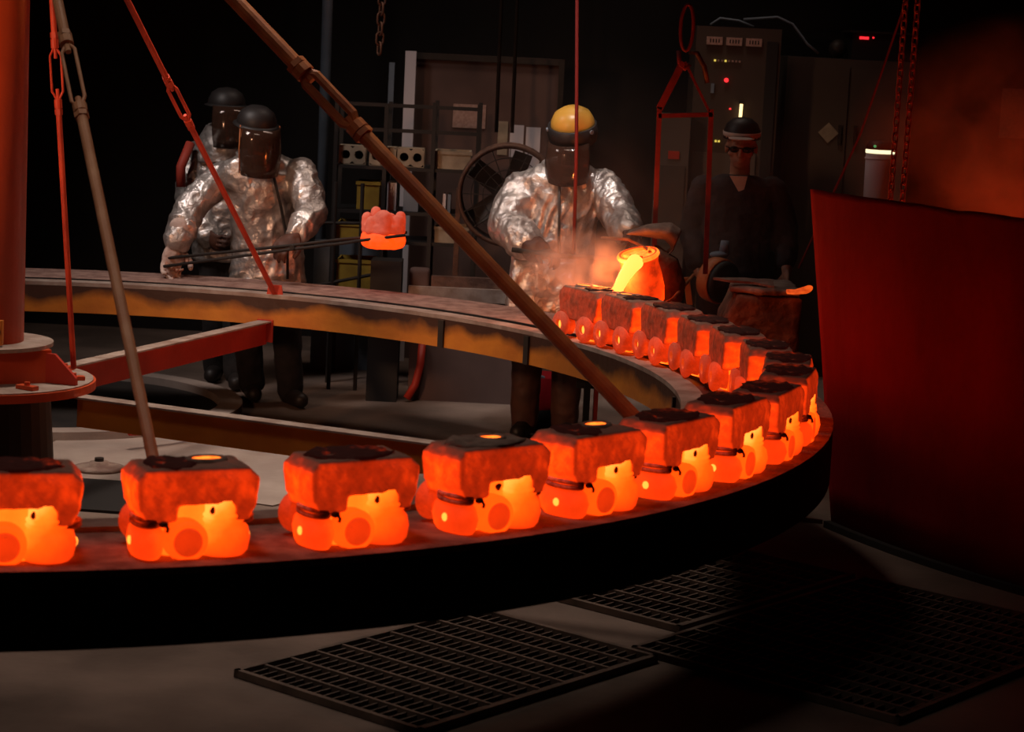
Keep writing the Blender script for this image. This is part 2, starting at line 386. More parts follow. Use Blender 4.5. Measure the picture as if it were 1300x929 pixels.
# ------------------------------------------------------------------ the setting
X0, X1, Y0, Y1, ZC = -6.5, 7.0, -1.5, 15.3, 5.6
b = B(); bbox(b, (X0, Y0, -.1), (X1, Y1, 0)); struct('floor', b, 'floor')
b = B(); bbox(b, (X0, Y0, ZC), (X1, Y1, ZC + .1)); struct('ceiling', b, 'wall')
b = B(); bbox(b, (X0, Y1, 0), (X1, Y1 + .1, ZC)); struct('wall_back', b, 'wall')
b = B(); bbox(b, (X0 - .1, Y0, 0), (X0, Y1, ZC)); struct('wall_left', b, 'wall')
b = B(); bbox(b, (X1, Y0, 0), (X1 + .1, Y1, ZC)); struct('wall_right', b, 'wall')
b = B(); bbox(b, (X0, Y0 - .1, 0), (X1, Y0, ZC)); struct('wall_front', b, 'wall')

# ------------------------------------------------------------------ carousel
CX, CY, RI, RO, RZ = -2.15, 8.92, 2.85, 3.45, .74
C2 = (CX, CY)
def pol(th, r, z): t = math.radians(th); return V((CX + r * math.cos(t), CY + r * math.sin(t), z))
car = thing('casting_carousel', 'great round casting carousel hung by tie rods from an orange column, carrying the glowing moulds', 'carousel', (CX, CY, 0))
b = B(); sector(b, C2, 3.03, RO, RZ - .02, RZ, n=180); part(car, 'ring_plate', b, 'plate')
b = B(); sector(b, C2, RI, 2.955, RZ - .02, RZ, n=180); part(car, 'inner_rail', b, 'dust')
b = B(); sector(b, C2, 2.95, 3.06, RZ - .06, RZ - .022, n=180); sector(b, C2, 3.020, 3.029, RZ - .0215, RZ - .0012, n=180); part(car, 'rail_groove', b, 'soot')
b = B(); sector(b, C2, RO - .03, RO, .525, RZ - .022, n=180); part(car, 'outer_skirt', b, 'black')
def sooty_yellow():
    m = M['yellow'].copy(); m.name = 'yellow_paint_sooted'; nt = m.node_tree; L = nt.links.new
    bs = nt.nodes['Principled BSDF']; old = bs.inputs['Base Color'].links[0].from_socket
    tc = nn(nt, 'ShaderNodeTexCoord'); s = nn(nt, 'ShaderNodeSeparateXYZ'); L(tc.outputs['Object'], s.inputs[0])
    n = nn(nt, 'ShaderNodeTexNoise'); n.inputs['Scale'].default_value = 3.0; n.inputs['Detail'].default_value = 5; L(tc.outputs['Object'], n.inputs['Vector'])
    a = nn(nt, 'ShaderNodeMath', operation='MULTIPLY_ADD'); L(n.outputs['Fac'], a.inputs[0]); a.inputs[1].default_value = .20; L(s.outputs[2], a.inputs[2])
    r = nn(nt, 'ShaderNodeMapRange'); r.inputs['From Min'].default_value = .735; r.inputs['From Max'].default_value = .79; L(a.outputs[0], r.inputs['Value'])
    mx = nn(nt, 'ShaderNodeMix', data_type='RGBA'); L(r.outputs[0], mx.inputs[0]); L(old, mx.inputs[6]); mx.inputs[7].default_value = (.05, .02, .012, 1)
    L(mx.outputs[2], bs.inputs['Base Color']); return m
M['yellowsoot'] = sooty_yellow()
b = B(); sector(b, C2, RI, RI + .02, .575, RZ - .021, n=180); part(car, 'inner_beam', b, 'yellowsoot')
for th in (51, 38.5, 3):
    b = B(); p = pol(th, RI - .008, .645); R = Matrix.Rotation(math.radians(th), 3, 'Z'); box(b, p, (.012, .035, .14), R); part(car, 'splice_plate', b, 'dark')
b = B(); cyl(b, (CX, CY, .839), (CX, CY, 5.55), .15, seg=32); part(car, 'column', b, 'orange', True)
b = B(); cyl(b, (CX, CY, .822), (CX, CY, .838), .27, seg=40); part(car, 'top_flange', b, 'dust')
b = B(); box(b, (CX, CY, .755), (.42, .42, .134), Matrix.Rotation(.5, 3, 'Z')); part(car, 'hub_drum', b, 'orange')
b = B(); cyl(b, (CX, CY, .648), (CX, CY, .682), .445, seg=56); hp = part(car, 'hub_plate', b, 'orange')
b = B(); cyl(b, (CX, CY, .6825), (CX, CY, .688), .435, seg=56); part(car, 'plate_dust', b, 'dust')
b = B(); cyl(b, (CX, CY, 0.0), (CX, CY, .647), .30, .26, seg=32); part(car, 'pedestal', b, 'soot')
b = B(); box(b, (CX + .055, CY - .165, .895), (.10, .03, .10)); br = part(car, 'bracket', b, 'yellow')
for dx in (-.025, .03):
    b = B(); cyl(b, (CX + .055 + dx, CY - .18, .90), (CX + .055 + dx, CY - .187, .90), .014, seg=10); part(br, 'bolt_hole', b, 'black')
b = B(); box(b, (CX - .02, CY - .155, 2.02), (.06, .02, .22)); part(car, 'access_slot', b, 'black')
for a in (0, 40, -50, 80):
    p = pol(a, .36, .689); b = B(); box(b, p + V((0, 0, .008)), (.09, .035, .016), Matrix.Rotation(math.radians(a + 20), 3, 'Z')); cyl(b, p + V((0, 0, .016)), p + V((0, 0, .03)), .012, seg=8); part(car, 'clamp', b, 'orange')
def beam(p, q, w, h, bm):
    p, q = V(p), V(q); d = (q - p).normalized(); y = V((-d.y, d.x, 0)).normalized(); z = d.cross(y)
    box(bm, (p + q) / 2, ((q - p).length, w, h), Matrix((d, y, z)).transposed())
for th, mm in ((73.0, 'redpaint'), (-18.0, 'yellow'), (-107, 'yellow'), (163, 'redpaint')):
    b = B(); beam(pol(th, .43, .582), pol(th, RI, .532), .02, .12, b); sp = part(car, 'spoke', b, mm)
    b = B(); beam(pol(th, .43, .645), pol(th, RI, .595), .075, .008, b); part(sp, 'spoke_flange', b, 'dust')
    b = B(); box(b, pol(th, RI - .006, .545), (.012, .09, .12), Matrix.Rotation(math.radians(th), 3, 'Z')); part(car, 'hanger_plate', b, mm)
    b = B(); t = math.radians(th); ax = V((math.cos(t), math.sin(t), 0))
    prism(b, [(0, 0), (.20, 0), (.20, .03), (.10, .12), (0, .12)], pol(th, .22, .689) - V((-ax.y, ax.x, 0)) * .008, ax, (0, 0, 1), (-ax.y, ax.x, 0), .016); part(car, 'gusset', b, 'redpaint')
APEX = V((CX + .05, CY, 3.15))
b = B(); cyl(b, APEX + V((-.05, 0, -.06)), APEX + V((-.05, 0, .06)), .22, seg=28); part(car, 'rod_collar', b, 'orange')
def tie_rod(a, e, r, t0, t1, m, kw=1.0, eyelet=True, fat=.42):
    a, e = V(a), V(e); d = (e - a).normalized(); x, y, _ = frame(d); b = B()
    cyl(b, a, a.lerp(e, t0), r, seg=14); cyl(b, a.lerp(e, t1), e, r, seg=14)
    cyl(b, a.lerp(e, t0), a.lerp(e, t0) + d * .07, r * .6, seg=10); cyl(b, a.lerp(e, t1) - d * .07, a.lerp(e, t1), r * .6, seg=10)
    rod = part(car, 'tie_rod', b, m, False)
    p, q = a.lerp(e, t0 + .004), a.lerp(e, t1 - .004); w = r * 1.55 * kw; b = B()
    side = d.cross(V((0, 1, 0))).normalized()
    for s in (-1, 1):
        pts = [p + d * .015 + side * s * r * .3, p + d * .05 + side * s * w, q - d * .05 + side * s * w, q - d * .015 + side * s * r * .3]
        tube(b, pts, r * fat, 8)
    for u in (p, q): cyl(b, u - d * .018, u + d * .018, r * 1.35, seg=12)
    tb = part(rod, 'turnbuckle', b, m)
    for u, v in ((p, -1), (q, 1)):
        b = B(); cyl(b, u + d * v * .022, u + d * v * .045, r * 1.38, seg=6); part(rod, 'lock_nut', b, m)
    if eyelet:
        b = B(); prism(b, [(-.05, -.02), (.05, -.02), (.035, .07), (-.035, .07)], e - V((0, .008, 0)) - V((0, 0, .02)), (1, 0, 0), (0, 0, 1), (0, 1, 0), .016); part(rod, 'lug', b, m)
    return rod
tie_rod(APEX, pol(-66.5, 2.95, .76), .0185, .442, .542, 'rodtan', .85, True, .36)
tie_rod(APEX, pol(72.3, 2.88, .74), .0145, .525, .612, 'rodred', .9, True, .62)
tie_rod(APEX, (.515, 7.969, .76), .030, .475, .568, 'rodorange', .60, True, .62)
tie_rod((CX + .17, CY + .02, 3.1), (CX + .34, CY + .1, .72), .012, .435, .545, 'rodred', 1.2, False)
tie_rod(APEX + V((-.1, 0, 0)), pol(164, 2.88, .74), .0185, .45, .54, 'rodred')
tie_rod(APEX + V((-.1, 0, 0)), pol(-112, 2.95, .76), .0185, .45, .54, 'rodtan')

# ------------------------------------------------------------------ glowing moulds
def continue_ring(root, s):
    # flanged barrel with a bored face towards the hub
    b = B(); lathe(b, [(.024, .0), (.056, .0), (.064, .010), (.060, .024), (.046, .040), (.052, .066), (0, .068)], (s * .104, -.130, .0645), (0, 1, 0), 24)
    lathe(b, [(.024, .0), (.022, .02), (.0, .022)], (s * .104, -.130, .0645), (0, 1, 0), 24)
    rg = link('bore_ring', smooth(to_mesh(b, 'r')), 'ringface', root)
    b = B(); lathe(b, [(0, 0), (.021, 0), (.021, .004), (0, .004)], (s * .104, -.116, .0645), (0, 1, 0), 18); link('bore_glow', smooth(to_mesh(b, 'r')), 'bore', rg)
def mould(kind):
    root = thing('shell_mould', '', 'mould', (0, 0, 0), 'hot shell moulds on the carousel')
    W, D = .165, .095
    b = B()
    z0, z1 = .100, .250; nl, nr, nz = -.060, .106, .146
    tw = .010
    prof = [(-W + .012, z0), (nl, z0), (nl + .004, nz), (nr, nz), (nr + .004, z0), (W - .012, z0), (W, z0 + .05), (W - .002, z1 - .035), (W - .03, z1), (-W + .03, z1), (-W + .002, z1 - .035), (-W, z0 + .05)]
    # an arch: bottom notch only, walls full depth
    def slab(x0, x1, za, zb): bbox(b, (x0, -D, za), (x1, D, zb))
    prism(b, [(-W + .012, z0), (nl, z0), (nl + .004, nz), (-.10, nz + .05), (-W, z0 + .06)], (0, -D, 0), (1, 0, 0), (0, 0, 1), (0, 1, 0), 2 * D)
    prism(b, [(nr, z0), (W - .012, z0), (W, z0 + .06), (nr + .01, nz + .05), (nr - .002, nz)], (0, -D, 0), (1, 0, 0), (0, 0, 1), (0, 1, 0), 2 * D)
    prism(b, [(-W, z0 + .035), (nl + .004, nz), (nr - .002, nz), (W, z0 + .035), (W, z1 - .03), (W - .022, z1), (-W + .022, z1), (-W, z1 - .03)], (0, -D, 0), (1, 0, 0), (0, 0, 1), (0, 1, 0), 2 * D)
    bbox(b, (-.12, -D, .090), (.12, -D + .05, .17))
    me = remesh(b, .0085, 5, .0035, 26)
    for v in me.vertices:   # hand-made blocks: waisted sides, rounded upper corners
        f = (v.co.z - z0) / (z1 - z0)
        v.co.x *= .94 + .10 * math.sin(PI * .62 * min(1, max(0, f))) - .035 * max(0, f - .8) / .2
        if f > .75: v.co.y *= 1 - .10 * (f - .75) / .25
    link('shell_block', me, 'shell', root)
    # sand crust on top of the pouring cup
    b = B()
    lathe(b, [(0, -.006), (.070, -.006), (.076, .002), (.060, .007), (.034, .004), (.0, .0055)], (-.012 if kind != 'open' else -.06, .0, z1), (0, 0, 1), 30, 1.0 if kind == 'open' else 1.80, 1.16)
    for v in b.verts: v.co.z += .010 * noise.noise(v.co * 40); v.co.x += .022 * noise.noise(v.co * 25 + V((3, 1, 2))); v.co.y += .016 * noise.noise(v.co * 27 + V((1, 8, 4)))
    cr = link('sand_crust', smooth(to_mesh(b, 'sand_crust')), 'ember' if kind != 'lid' else 'ash', root)
    if kind in ('open', 'lid'):
        b = B(); lathe(b, [(0, -.004), (.030, -.004), (.030, .003), (.0, .004)], (.05 if kind == 'open' else .02, -.02, z1 + .003), (0, 0, 1), 18, 1.35, .8)
        link('molten_pool', smooth(to_mesh(b, 'p')), 'pool', root)
        b = B(); torus(b, (.05 if kind == 'open' else .02, -.02, z1), (0, 0, 1), .038, .010, 20, 8, 1.35, .9)
        link('pour_rim', smooth(to_mesh(b, 'p')), 'ash', root)
    # two cast bodies under the block's feet, necks tied with wire
    for s in (-1, 1):
        x = -.128 if s < 0 else .082; yy = .026 if s < 0 else .046
        if s < 0: prof_ = [(0, 0), (.056, 0), (.066, .012), (.073, .044), (.066, .074), (.048, .090), (.046, .108), (0, .110)]; sx_, sy_ = .64, 1.30
        else: prof_ = [(0, 0), (.060, 0), (.070, .012), (.078, .046), (.070, .076), (.057, .091), (.0605, .096), (.0605, .101), (.054, .105), (.058, .110), (.058, .115), (.051, .120), (.051, .156), (0, .156)]; sx_, sy_ = 1.0, .98
        b = B(); lathe(b, prof_, (x, yy, 0), (0, 0, 1), 28, sx_, sy_)
        for v in b.verts: v.co += V((1, 1, .3)) * .002 * noise.noise(v.co * 30)
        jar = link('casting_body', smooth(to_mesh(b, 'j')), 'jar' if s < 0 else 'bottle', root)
        b = B(); ell(b, (x + s * (.0455 if s < 0 else .0755), .036, .046), (.006, .0115, .0125), None, 12, 8)
        link('glow_hole', smooth(to_mesh(b, 'g')), 'bore', jar)
        b = B()
        if s < 0:
            for k, (zz, tl) in enumerate(((.097, .08), (.106, -.12), (.101, .20), (.092, -.03))): torus(b, (x, yy, zz), (tl * s, .15 * tl, 1), .050, .0066, 24, 6, .70, 1.34)
        else:
            for k, (zz, tl) in enumerate(((.094, .06), (.100, -.10))): torus(b, (x + .055, yy - .02, zz), (tl * s, .15 * tl, 1), .040, .005, 22, 6, .8, 1.2)
        wr = link('tie_wire', smooth(to_mesh(b, 'w')), 'wire', root)
        if s > 0: continue_ring(root, s); continue
        b = B(); kx_ = x + .030
        tube(b, [(kx_, .094, .100), (kx_ + .008, .104, .097), (kx_ + .012, .108, .088), (kx_ + .008, .110, .079)], .0045, 6); ell(b, (kx_ + .002, .098, .099), (.014, .010, .009))
        link('wire_knot', smooth(to_mesh(b, 'w')), 'chaindark', wr)
        continue_ring(root, s)
    # drum lying between the two bodies, its flat face outwards, and the bright core behind it
    HC = (-.030, 0, .048)
    b = B(); lathe(b, [(0, .0), (.056, .0), (.060, .02), (.0595, .095), (.055, .108), (.046, .112), (.042, .109), (0, .109)], HC, (0, 1, 0), 36)
    for v in b.verts: v.co.z = max(v.co.z, .0012)
    hd = link('drum', smooth(to_mesh(b, 'd')), 'hub', root)
    b = B(); lathe(b, [(0, .10), (.041, .10), (.040, .112), (.026, .114), (.022, .111), (0, .111)], HC, (0, 1, 0), 30)
    link('drum_face', smooth(to_mesh(b, 'd')), 'hubface', hd)
    b = B(); lathe(b, [(0, .002), (.080, .002), (.084, .05), (.076, .085), (.060, .104), (.056, .150), (0, .150)], (-.010, .004, 0), (0, 0, 1), 28, 1.25, .92)
    link('core', smooth(to_mesh(b, 'n')), 'neck', root)
    b = B(); ell(b, (.045 if kind != 'lid' else -.012, .080, .128), (.011, .006, .011), None, 7, 5)
    for v in b.verts: v.co.x += .006 * noise.noise(v.co * 70); v.co.z += .006 * noise.noise(v.co * 60)
    link('clay_chip', to_mesh(b, 'c'), 'chaindark', root)
    for o in root.children_recursive:
        o.data.transform(Matrix.Diagonal((-1, 1, 1, 1))); o.data.flip_normals()
    return root
PROTO = {k: mould(k) for k in ('dark', 'open', 'lid', 'ember')}
# (angle, radius, kind, label)
MOULDS = [
 (-75.0, 3.27, 'ember', 'glowing shell mould on the near rim, cut by the left edge of the picture'),
 (-66.8, 3.27, 'open', 'glowing near-rim mould with a bright molten pool in front of the tan tie rod'),
 (-58.4, 3.27, 'dark', 'glowing mould with a flat black crust, third from the left on the near rim'),
 (-50.2, 3.27, 'lid', 'glowing near-rim mould with pale ash lid and bright slot, fourth from the left'),
 (-42.7, 3.27, 'open', 'glowing mould fifth from the left on the near rim, molten pool open on top'),
 (-35.2, 3.27, 'dark', 'glowing mould sixth from the left on the near rim, where the orange rod ends'),
 (-28.2, 3.28, 'dark', 'orange-hot mould seventh from the left, just left of the right-hand bend of the ring'),
 (-21.3, 3.29, 'ember', 'orange-hot mould eighth from the left, entering the right-hand bend of the ring'),
 (-14.6, 3.29, 'ember', 'orange-hot mould at the outermost right of the ring beside the red heat shield'),
 (-7.9, 3.26, 'ember', 'orange-hot mould behind the outermost one on the right bend, top red with embers'),
 (-1.3, 3.19, 'ember', 'glowing mould on the far bend, seen over the embered tops of the bend moulds'),
 (5.3, 3.12, 'dark', 'glowing mould on the far rim, fifth along to the right from the pouring worker'),
 (11.9, 3.07, 'dark', 'glowing mould on the far rim, fourth along to the right from the pouring worker'),
 (18.5, 3.03, 'dark', 'glowing mould on the far rim, third along, right below the pouring crucible'),
 (25.2, 3.00, 'open', 'dull red mould on the far rim that the molten metal stream is filling'),
 (32.0, 2.99, 'open', 'dull red mould on the far rim nearest the pouring worker, leftmost of the far row'),
 (-83.4, 3.27, 'dark', 'glowing mould on the near rim just outside the left edge of the picture'),
 (-91.8, 3.27, 'dark', 'glowing mould on the near rim, second one outside the left edge of the picture'),
 (-100.2, 3.27, 'dark', 'glowing mould on the near rim, third one outside the left edge of the picture'),
]
used = set()
for th, r, k, lab in MOULDS:
    o = PROTO[k] if k not in used else copy_tree(PROTO[k]); used.add(k)
    o['label'] = lab; o.location = pol(th, r, RZ + .0005); o.rotation_euler = (0, 0, math.radians(th - 90 + random.uniform(-1.5, 1.5)))
    o.scale = (.97 if th > -20 else 1.0, 1, random.uniform(.98, 1.03))

# ------------------------------------------------------------------ curved red heat shield on the right, unseen ember trough added behind it to light the steam
SH = V((5.58, 11.62, 0))
tank = thing('heat_shield', 'huge dark red curved steel heat shield standing on the floor at the right', 'shield', SH + V((-3.3, -3.0, 0)))
def arcwall(bm, prof, a0, a1, n):
    rows = []
    for i in range(n + 1):
        t = math.radians(a0 + (a1 - a0) * i / n); rows.append([bm.verts.new(SH + V((r * math.cos(t), r * math.sin(t), z))) for r, z in prof])
    m = len(prof)
    for p, q in zip(rows, rows[1:]):
        for k in range(m): bm.faces.new((p[k], q[k], q[(k + 1) % m], p[(k + 1) % m]))
    bm.faces.new(rows[0]); bm.faces.new(rows[-1][::-1])
zs = [0, .2, .4, .6, .8, 1.0, 1.2, 1.4, 1.53, 1.555]
b = B(); arcwall(b, [(4.39 + .15 * z, z) for z in zs] + [(4.35 + .15 * z, z) for z in zs[::-1]], 202.4, 247, 90)
for v in b.verts:
    if v.co.z > 1.5: v.co.z += .010 * noise.noise(v.co * 7)
    k = .014 * noise.noise(V((v.co.x * 1.7, v.co.y * 1.7, v.co.z * 1.1))); v.co.x += k; v.co.y += k
part(tank, 'shield_wall', b, 'tank', True)
b = B(); arcwall(b, [(4.405, 0), (4.44, 0), (4.44, .03), (4.405, .03)], 202.4, 247, 60); part(tank, 'foot_rail', b, 'black')
tr = thing('steam_glow_trough', 'unseen trough of hot embers added behind the red heat shield to light the steam', 'trough', (2.45, 10.5, 0))
b = B(); X_, Y_ = (1.74, 3.3), (9.9, 11.2)
bbox(b, (X_[0], Y_[0], 0), (X_[1], Y_[1], 1.18)); bbox(b, (X_[0], Y_[0], 1.18), (X_[1], Y_[0] + .03, 1.27)); bbox(b, (X_[0], Y_[1] - .03, 1.18), (X_[1], Y_[1], 1.27)); bbox(b, (X_[0], Y_[0] + .03, 1.18), (X_[0] + .03, Y_[1] - .03, 1.27)); bbox(b, (X_[1] - .03, Y_[0] + .03, 1.18), (X_[1], Y_[1] - .03, 1.27)); part(tr, 'trough_body', b, 'soot')
b = B(); bmesh.ops.create_grid(b, x_segments=40, y_segments=34, size=.5); bmesh.ops.transform(b, matrix=Matrix.Translation((2.52, 10.55, 1.20)) @ Matrix.Diagonal((1.49, 1.23, 1, 1)), verts=b.verts)
for v in b.verts: v.co.z += .035 * noise.noise(v.co * 9)
eb = part(tr, 'steam_glow_bed', b, 'steam_glow', True); eb['kind'] = 'stuff'

# ------------------------------------------------------------------ chains, cables, hoist yoke
def link_mesh(name, R, r, L):
    b = B(); pts = []
    for i in range(8): a = PI * i / 7; pts.append((R * math.cos(a), 0, L + R * math.sin(a)))
    for i in range(8): a = PI + PI * i / 7; pts.append((R * math.cos(a), 0, -L + R * math.sin(a)))
    tube(b, pts, r, 6, True); return smooth(to_mesh(b, name))
def chain(top, bot, R, r, L, m, label):
    top, bot = V(top), V(bot); root = thing('hoist_chain', label, 'chain', bot)
    me = link_mesh('link', R, r, L); me.materials.append(M[m]); pitch = 2 * (L + R) - 2.6 * r; d = top - bot; n = int(d.length / pitch)
    q = d.to_track_quat('Z', 'Y')
    for i in range(n):
        o = bpy.data.objects.new('link', me); COL.objects.link(o); o.parent = root
        o.location = d * ((i + .5) / n); o.rotation_mode = 'QUATERNION'; o.rotation_quaternion = q @ Quaternion((0, 0, 1), PI / 2 * (i % 2) + .5)
    return root
chain((1.695, 10.0, 2.62), (1.688, 10.0, 1.30), .0125, .0042, .011, 'chain', 'left red chain of the pair hanging behind the red heat shield')
chain((1.750, 10.0, 2.62), (1.742, 10.0, 1.30), .0125, .0042, .011, 'chain', 'right red chain of the pair hanging behind the red heat shield')
chain((-.86, 13.2, 2.72), (-.87, 13.2, 2.02), .022, .007, .016, 'chaindark', 'dim rusty hoist chain hanging at the back left of the shelving')
b = B(); tube(b, [(.245, 11.5, 5.5), (.252, 11.5, 2.4), (.29, 11.5, 1.6), (.305, 11.5, 1.02)], .0095, 8)
single('hanging_cable', b, 'cable', 'thin red cable hanging straight down in front of the pouring worker', 'cable', (.305, 11.5, 1.02), True)
b = B(); tube(b, [(1.98, 11.6, 2.75), (1.955, 11.6, 2.40), (1.78, 11.6, 1.75), (1.60, 11.6, 1.28), (1.50, 11.6, 1.02)], .006, 8)
single('slanting_cable', b, 'cable', 'thin red cable slanting down past the right-hand cabinet to the standing man', 'cable', (1.50, 11.6, 1.02), True)
for x, lab in ((-.19, 'left'), (-.09, 'right')):
    b = B(); cyl(b, (x, 14.0, 5.5), (x + .03, 14.0, 1.55), .012, seg=8)
    single('hanging_pipe', b, 'dark', lab + ' of two thin dark pipes hanging in front of the brown partition', 'pipe', (x + .03, 14.0, 1.55), True)
b = B(); cyl(b, (-1.30, 14.6, 0), (-1.33, 14.6, 5.4), .035, seg=12)
single('conduit_pole', b, 'bluegrey', 'pale greenish vertical pipe behind the tong-carrying worker', 'pipe', (-1.30, 14.6, 0), True)
yk = thing('lifting_yoke', 'red triangular lifting yoke hanging above the tilted crucible', 'yoke', (.82, 11.1, 1.06))
def bar(bm, p, q, w, t): 
    p, q = V(p), V(q); d = (q - p); x = d.cross(V((0, 1, 0))).normalized(); R = Matrix((x, V((0, 1, 0)), d.normalized())).transposed(); box(bm, (p + q) / 2, (w, t, d.length), R)
YY = 11.1
for p, q, w, nm in (((.79, YY, 2.08), (.685, YY, 1.84), .035, 'strap'), ((.80, YY, 2.08), (.935, YY, 1.84), .012, 'strap'), ((.683, YY, 1.805), (.953, YY, 1.825), .022, 'cross_bar'), ((.685, YY, 1.85), (.70, YY, 1.08), .024, 'leg'), ((.945, YY, 1.85), (.965, YY, 1.02), .024, 'leg')):
    b = B(); bar(b, p, q, w, .02); part(yk, nm, b, 'yoke')
b = B(); tube(b, [(.765, YY, 2.135), (.775, YY, 2.06), (.80, YY, 2.045), (.825, YY, 2.07)], .012, 8); part(yk, 'hook_eye', b, 'yoke', True)
lr = B(); tube(lr, [(.80 + .032 * math.cos(2 * PI * i / 20), YY, 2.25 + .115 * math.sin(2 * PI * i / 20)) for i in range(20)], .009, 8, True)
single('crane_ring', lr, 'yoke', 'long oval red ring hanging above the lifting yoke', 'ring', (.80, YY, 2.13), True)
b = B(); tube(b, [(.82, YY + .03, 2.13), (.86, YY + .03, 2.125), (.90, YY + .03, 2.06), (.92, YY + .03, 1.98)], .013, 8)
single('crane_hook', b, 'chaindark', 'dull brown curved hook above the lifting yoke', 'hook', (.92, YY + .03, 1.98), True)

# ------------------------------------------------------------------ tilted crucible and the pour
cru = thing('pouring_crucible', 'tilted clay crucible pouring bright molten metal on the far rim', 'crucible', (.75, 10.95, .90))
LIP = V((.60, 10.74, 1.135)); AX = V((.20, .22, -.95)).normalized()
b = B(); lathe(b, [(.086, -.012), (.094, -.012), (.098, .02), (.094, .04), (.102, .10), (.106, .18), (.098, .24), (.07, .275), (0, .28)], LIP, AX, 32)
lathe(b, [(.086, -.012), (.080, .03), (.082, .12), (.07, .2), (0, .23)], LIP, AX, 32)
vs_ = part(cru, 'vessel', b, 'vessel', True)
b = B(); cyl(b, LIP + AX * .005, LIP + AX * .012, .083, seg=32); part(cru, 'melt_surface', b, 'pool')
b = B(); torus(b, LIP, AX, .094, .012, 32, 10); part(cru, 'lip_ring', b, 'cruin', True, 'glowing orange lip ring')
b = B(); loft(b, [(LIP + V((.10, .14, .02)), V((.02, 0, 0)), V((0, .05, .02))), (LIP + V((.14, .18, -.05)), V((.07, 0, .03)), V((0, .08, 0))), (LIP + V((.17, .22, -.18)), V((.09, 0, .03)), V((0, .10, 0))), (LIP + V((.18, .24, -.27)), V((.07, 0, .02)), V((0, .08, 0)))], 18); part(cru, 'cradle', remesh(b, .01, 4, .004, 14), 'clay')
b = B(); prism(b, [(-.05, 0), (.05, 0), (.03, -.07), (-.03, -.07)], LIP + V((-.035, -.085, .005)), (.9, -.4, 0), (-.3, -.35, .9), (.4, .9, 0), .02); part(cru, 'pouring_spout', b, 'vessel')
b = B(); tube(b, [(.58, 10.62, .905), (.62, 10.60, .885), (.68, 10.62, .89), (.78, 10.75, .925), (.87, 11.05, .975), (.93, 11.38, .985)], .008, 8); part(cru, 'bail_rod', b, 'rodorange', True)
b = B(); tube(b, [(.44, 11.30, 1.16), (.56, 11.0, 1.185), (.64, 10.80, 1.165), (.66, 10.76, 1.15)], .008, 8); part(cru, 'skimming_rod', b, 'rodorange', True)
b = B(); loft(b, [(V((0.555, 10.95, 1.225)), V((.015, 0, .012)), V((0, .03, 0))), (V((0.635, 10.95, 1.240)), V((.01, 0, .03)), V((0, .08, 0))), (V((0.755, 10.97, 1.240)), V((.012, 0, .045)), V((0, .11, 0))), (V((0.800, 10.97, 1.205)), V((.02, 0, .05)), V((0, .10, 0))), (V((0.755, 10.95, 1.125)), V((.03, 0, .02)), V((0, .08, 0))), (V((0.675, 10.93, 1.085)), V((.02, 0, .015)), V((0, .05, 0)))], 18)
part(cru, 'hood', remesh(b, .008, 4, .003, 20), 'greyrub')
b = B(); box(b, (.655, 10.78, 1.145), (.03, .03, .05), Matrix.Rotation(.5, 3, 'Y')); part(cru, 'spout_glow', b, 'pool')
dr = thing('counter_drum', 'dark drum with pour glow painted on its rim band, standing behind the far moulds', 'drum', (1.05, 11.55, .83))
b = B(); DA = V((.62, -.70, -.10)).normalized(); DP = V((1.055, 11.55, .945))
lathe(b, [(0, .05), (.112, .05), (.112, .075), (.095, .092), (.05, .10), (.048, .115), (0, .118)], DP, DA, 32); part(dr, 'drum_face', b, 'soot', True)
b = B(); lathe(b, [(0, -.03), (.10, -.03), (.118, -.02), (.121, .0), (.121, .055), (.113, .058), (.113, .05), (0, .05)], DP, DA, 36); part(dr, 'rim_band', b, 'rodorange', True)  # orange of the band stands for the pour's light on the rim
b = B(); beam(DP + V((-.20, -.05, -.02)), DP + V((-.08, -.04, -.11)), .02, .03, b)
bmesh.ops.rotate(b, verts=b.verts, cent=DP + V((-.14, -.045, -.065)), matrix=Matrix.Rotation(.75, 3, 'Y')); part(dr, 'clamp_bracket', b, 'rodorange')
b = B(); cyl(b, DP + V((.05, .08, .13)), DP + V((.05, .08, .20)), .03, .022, seg=14); ell(b, DP + V((.02, .06, .125)), (.05, .04, .02)); part(dr, 'valve_cap', b, 'bluegrey', True)
b = B(); tube(b, [(.585, 10.66, 1.110), (.560, 10.60, 1.09), (.528, 10.53, 1.05), (.50, 10.47, 1.00), (.486, 10.44, .965)], [.040, .036, .030, .026, .036], 16)
single('molten_stream', b, 'stream', 'bright yellow stream of molten metal pouring from crucible into a far mould', 'molten metal', (.482, 10.44, .955), True)

# ------------------------------------------------------------------ furnace bench on the right behind the ring
fb = thing('furnace_bench', 'dark refractory furnace bench with a glowing tap hole behind the bend', 'furnace', (1.25, 11.15, 0))
b = B(); poly = [(-.16, 0), (.22, 0), (.22, .94), (-.10, .94), (-.16, .80)]
prism(b, poly, (1.22, 10.92, 0), (1, 0, 0), (0, 0, 1), (0, 1, 0), .46); part(fb, 'body', remesh(b, .016, 2, .004, 12), 'clay')
b = B(); pts = [(1.08, 10.98), (1.24, 10.9), (1.43, 10.92), (1.44, 11.4), (1.12, 11.38)]
prism(b, [(x - 1.2, y - 11.1) for x, y in pts], (1.2, 11.1, .945), (1, 0, 0), (0, 1, 0), (0, 0, 1), .035); part(fb, 'top_slab', remesh(b, .012, 3, .006, 14), 'greyrub')
b = B(); prism(b, [(0, 0), (.16, .02), (.30, 0), (.30, -.09), (.20, -.04), (.08, -.03)], (1.0, 11.03, 1.0), (1, 0, 0), (0, .97, .24), (0, 0, 1), .012); part(fb, 'edge_board', b, 'greyrub')
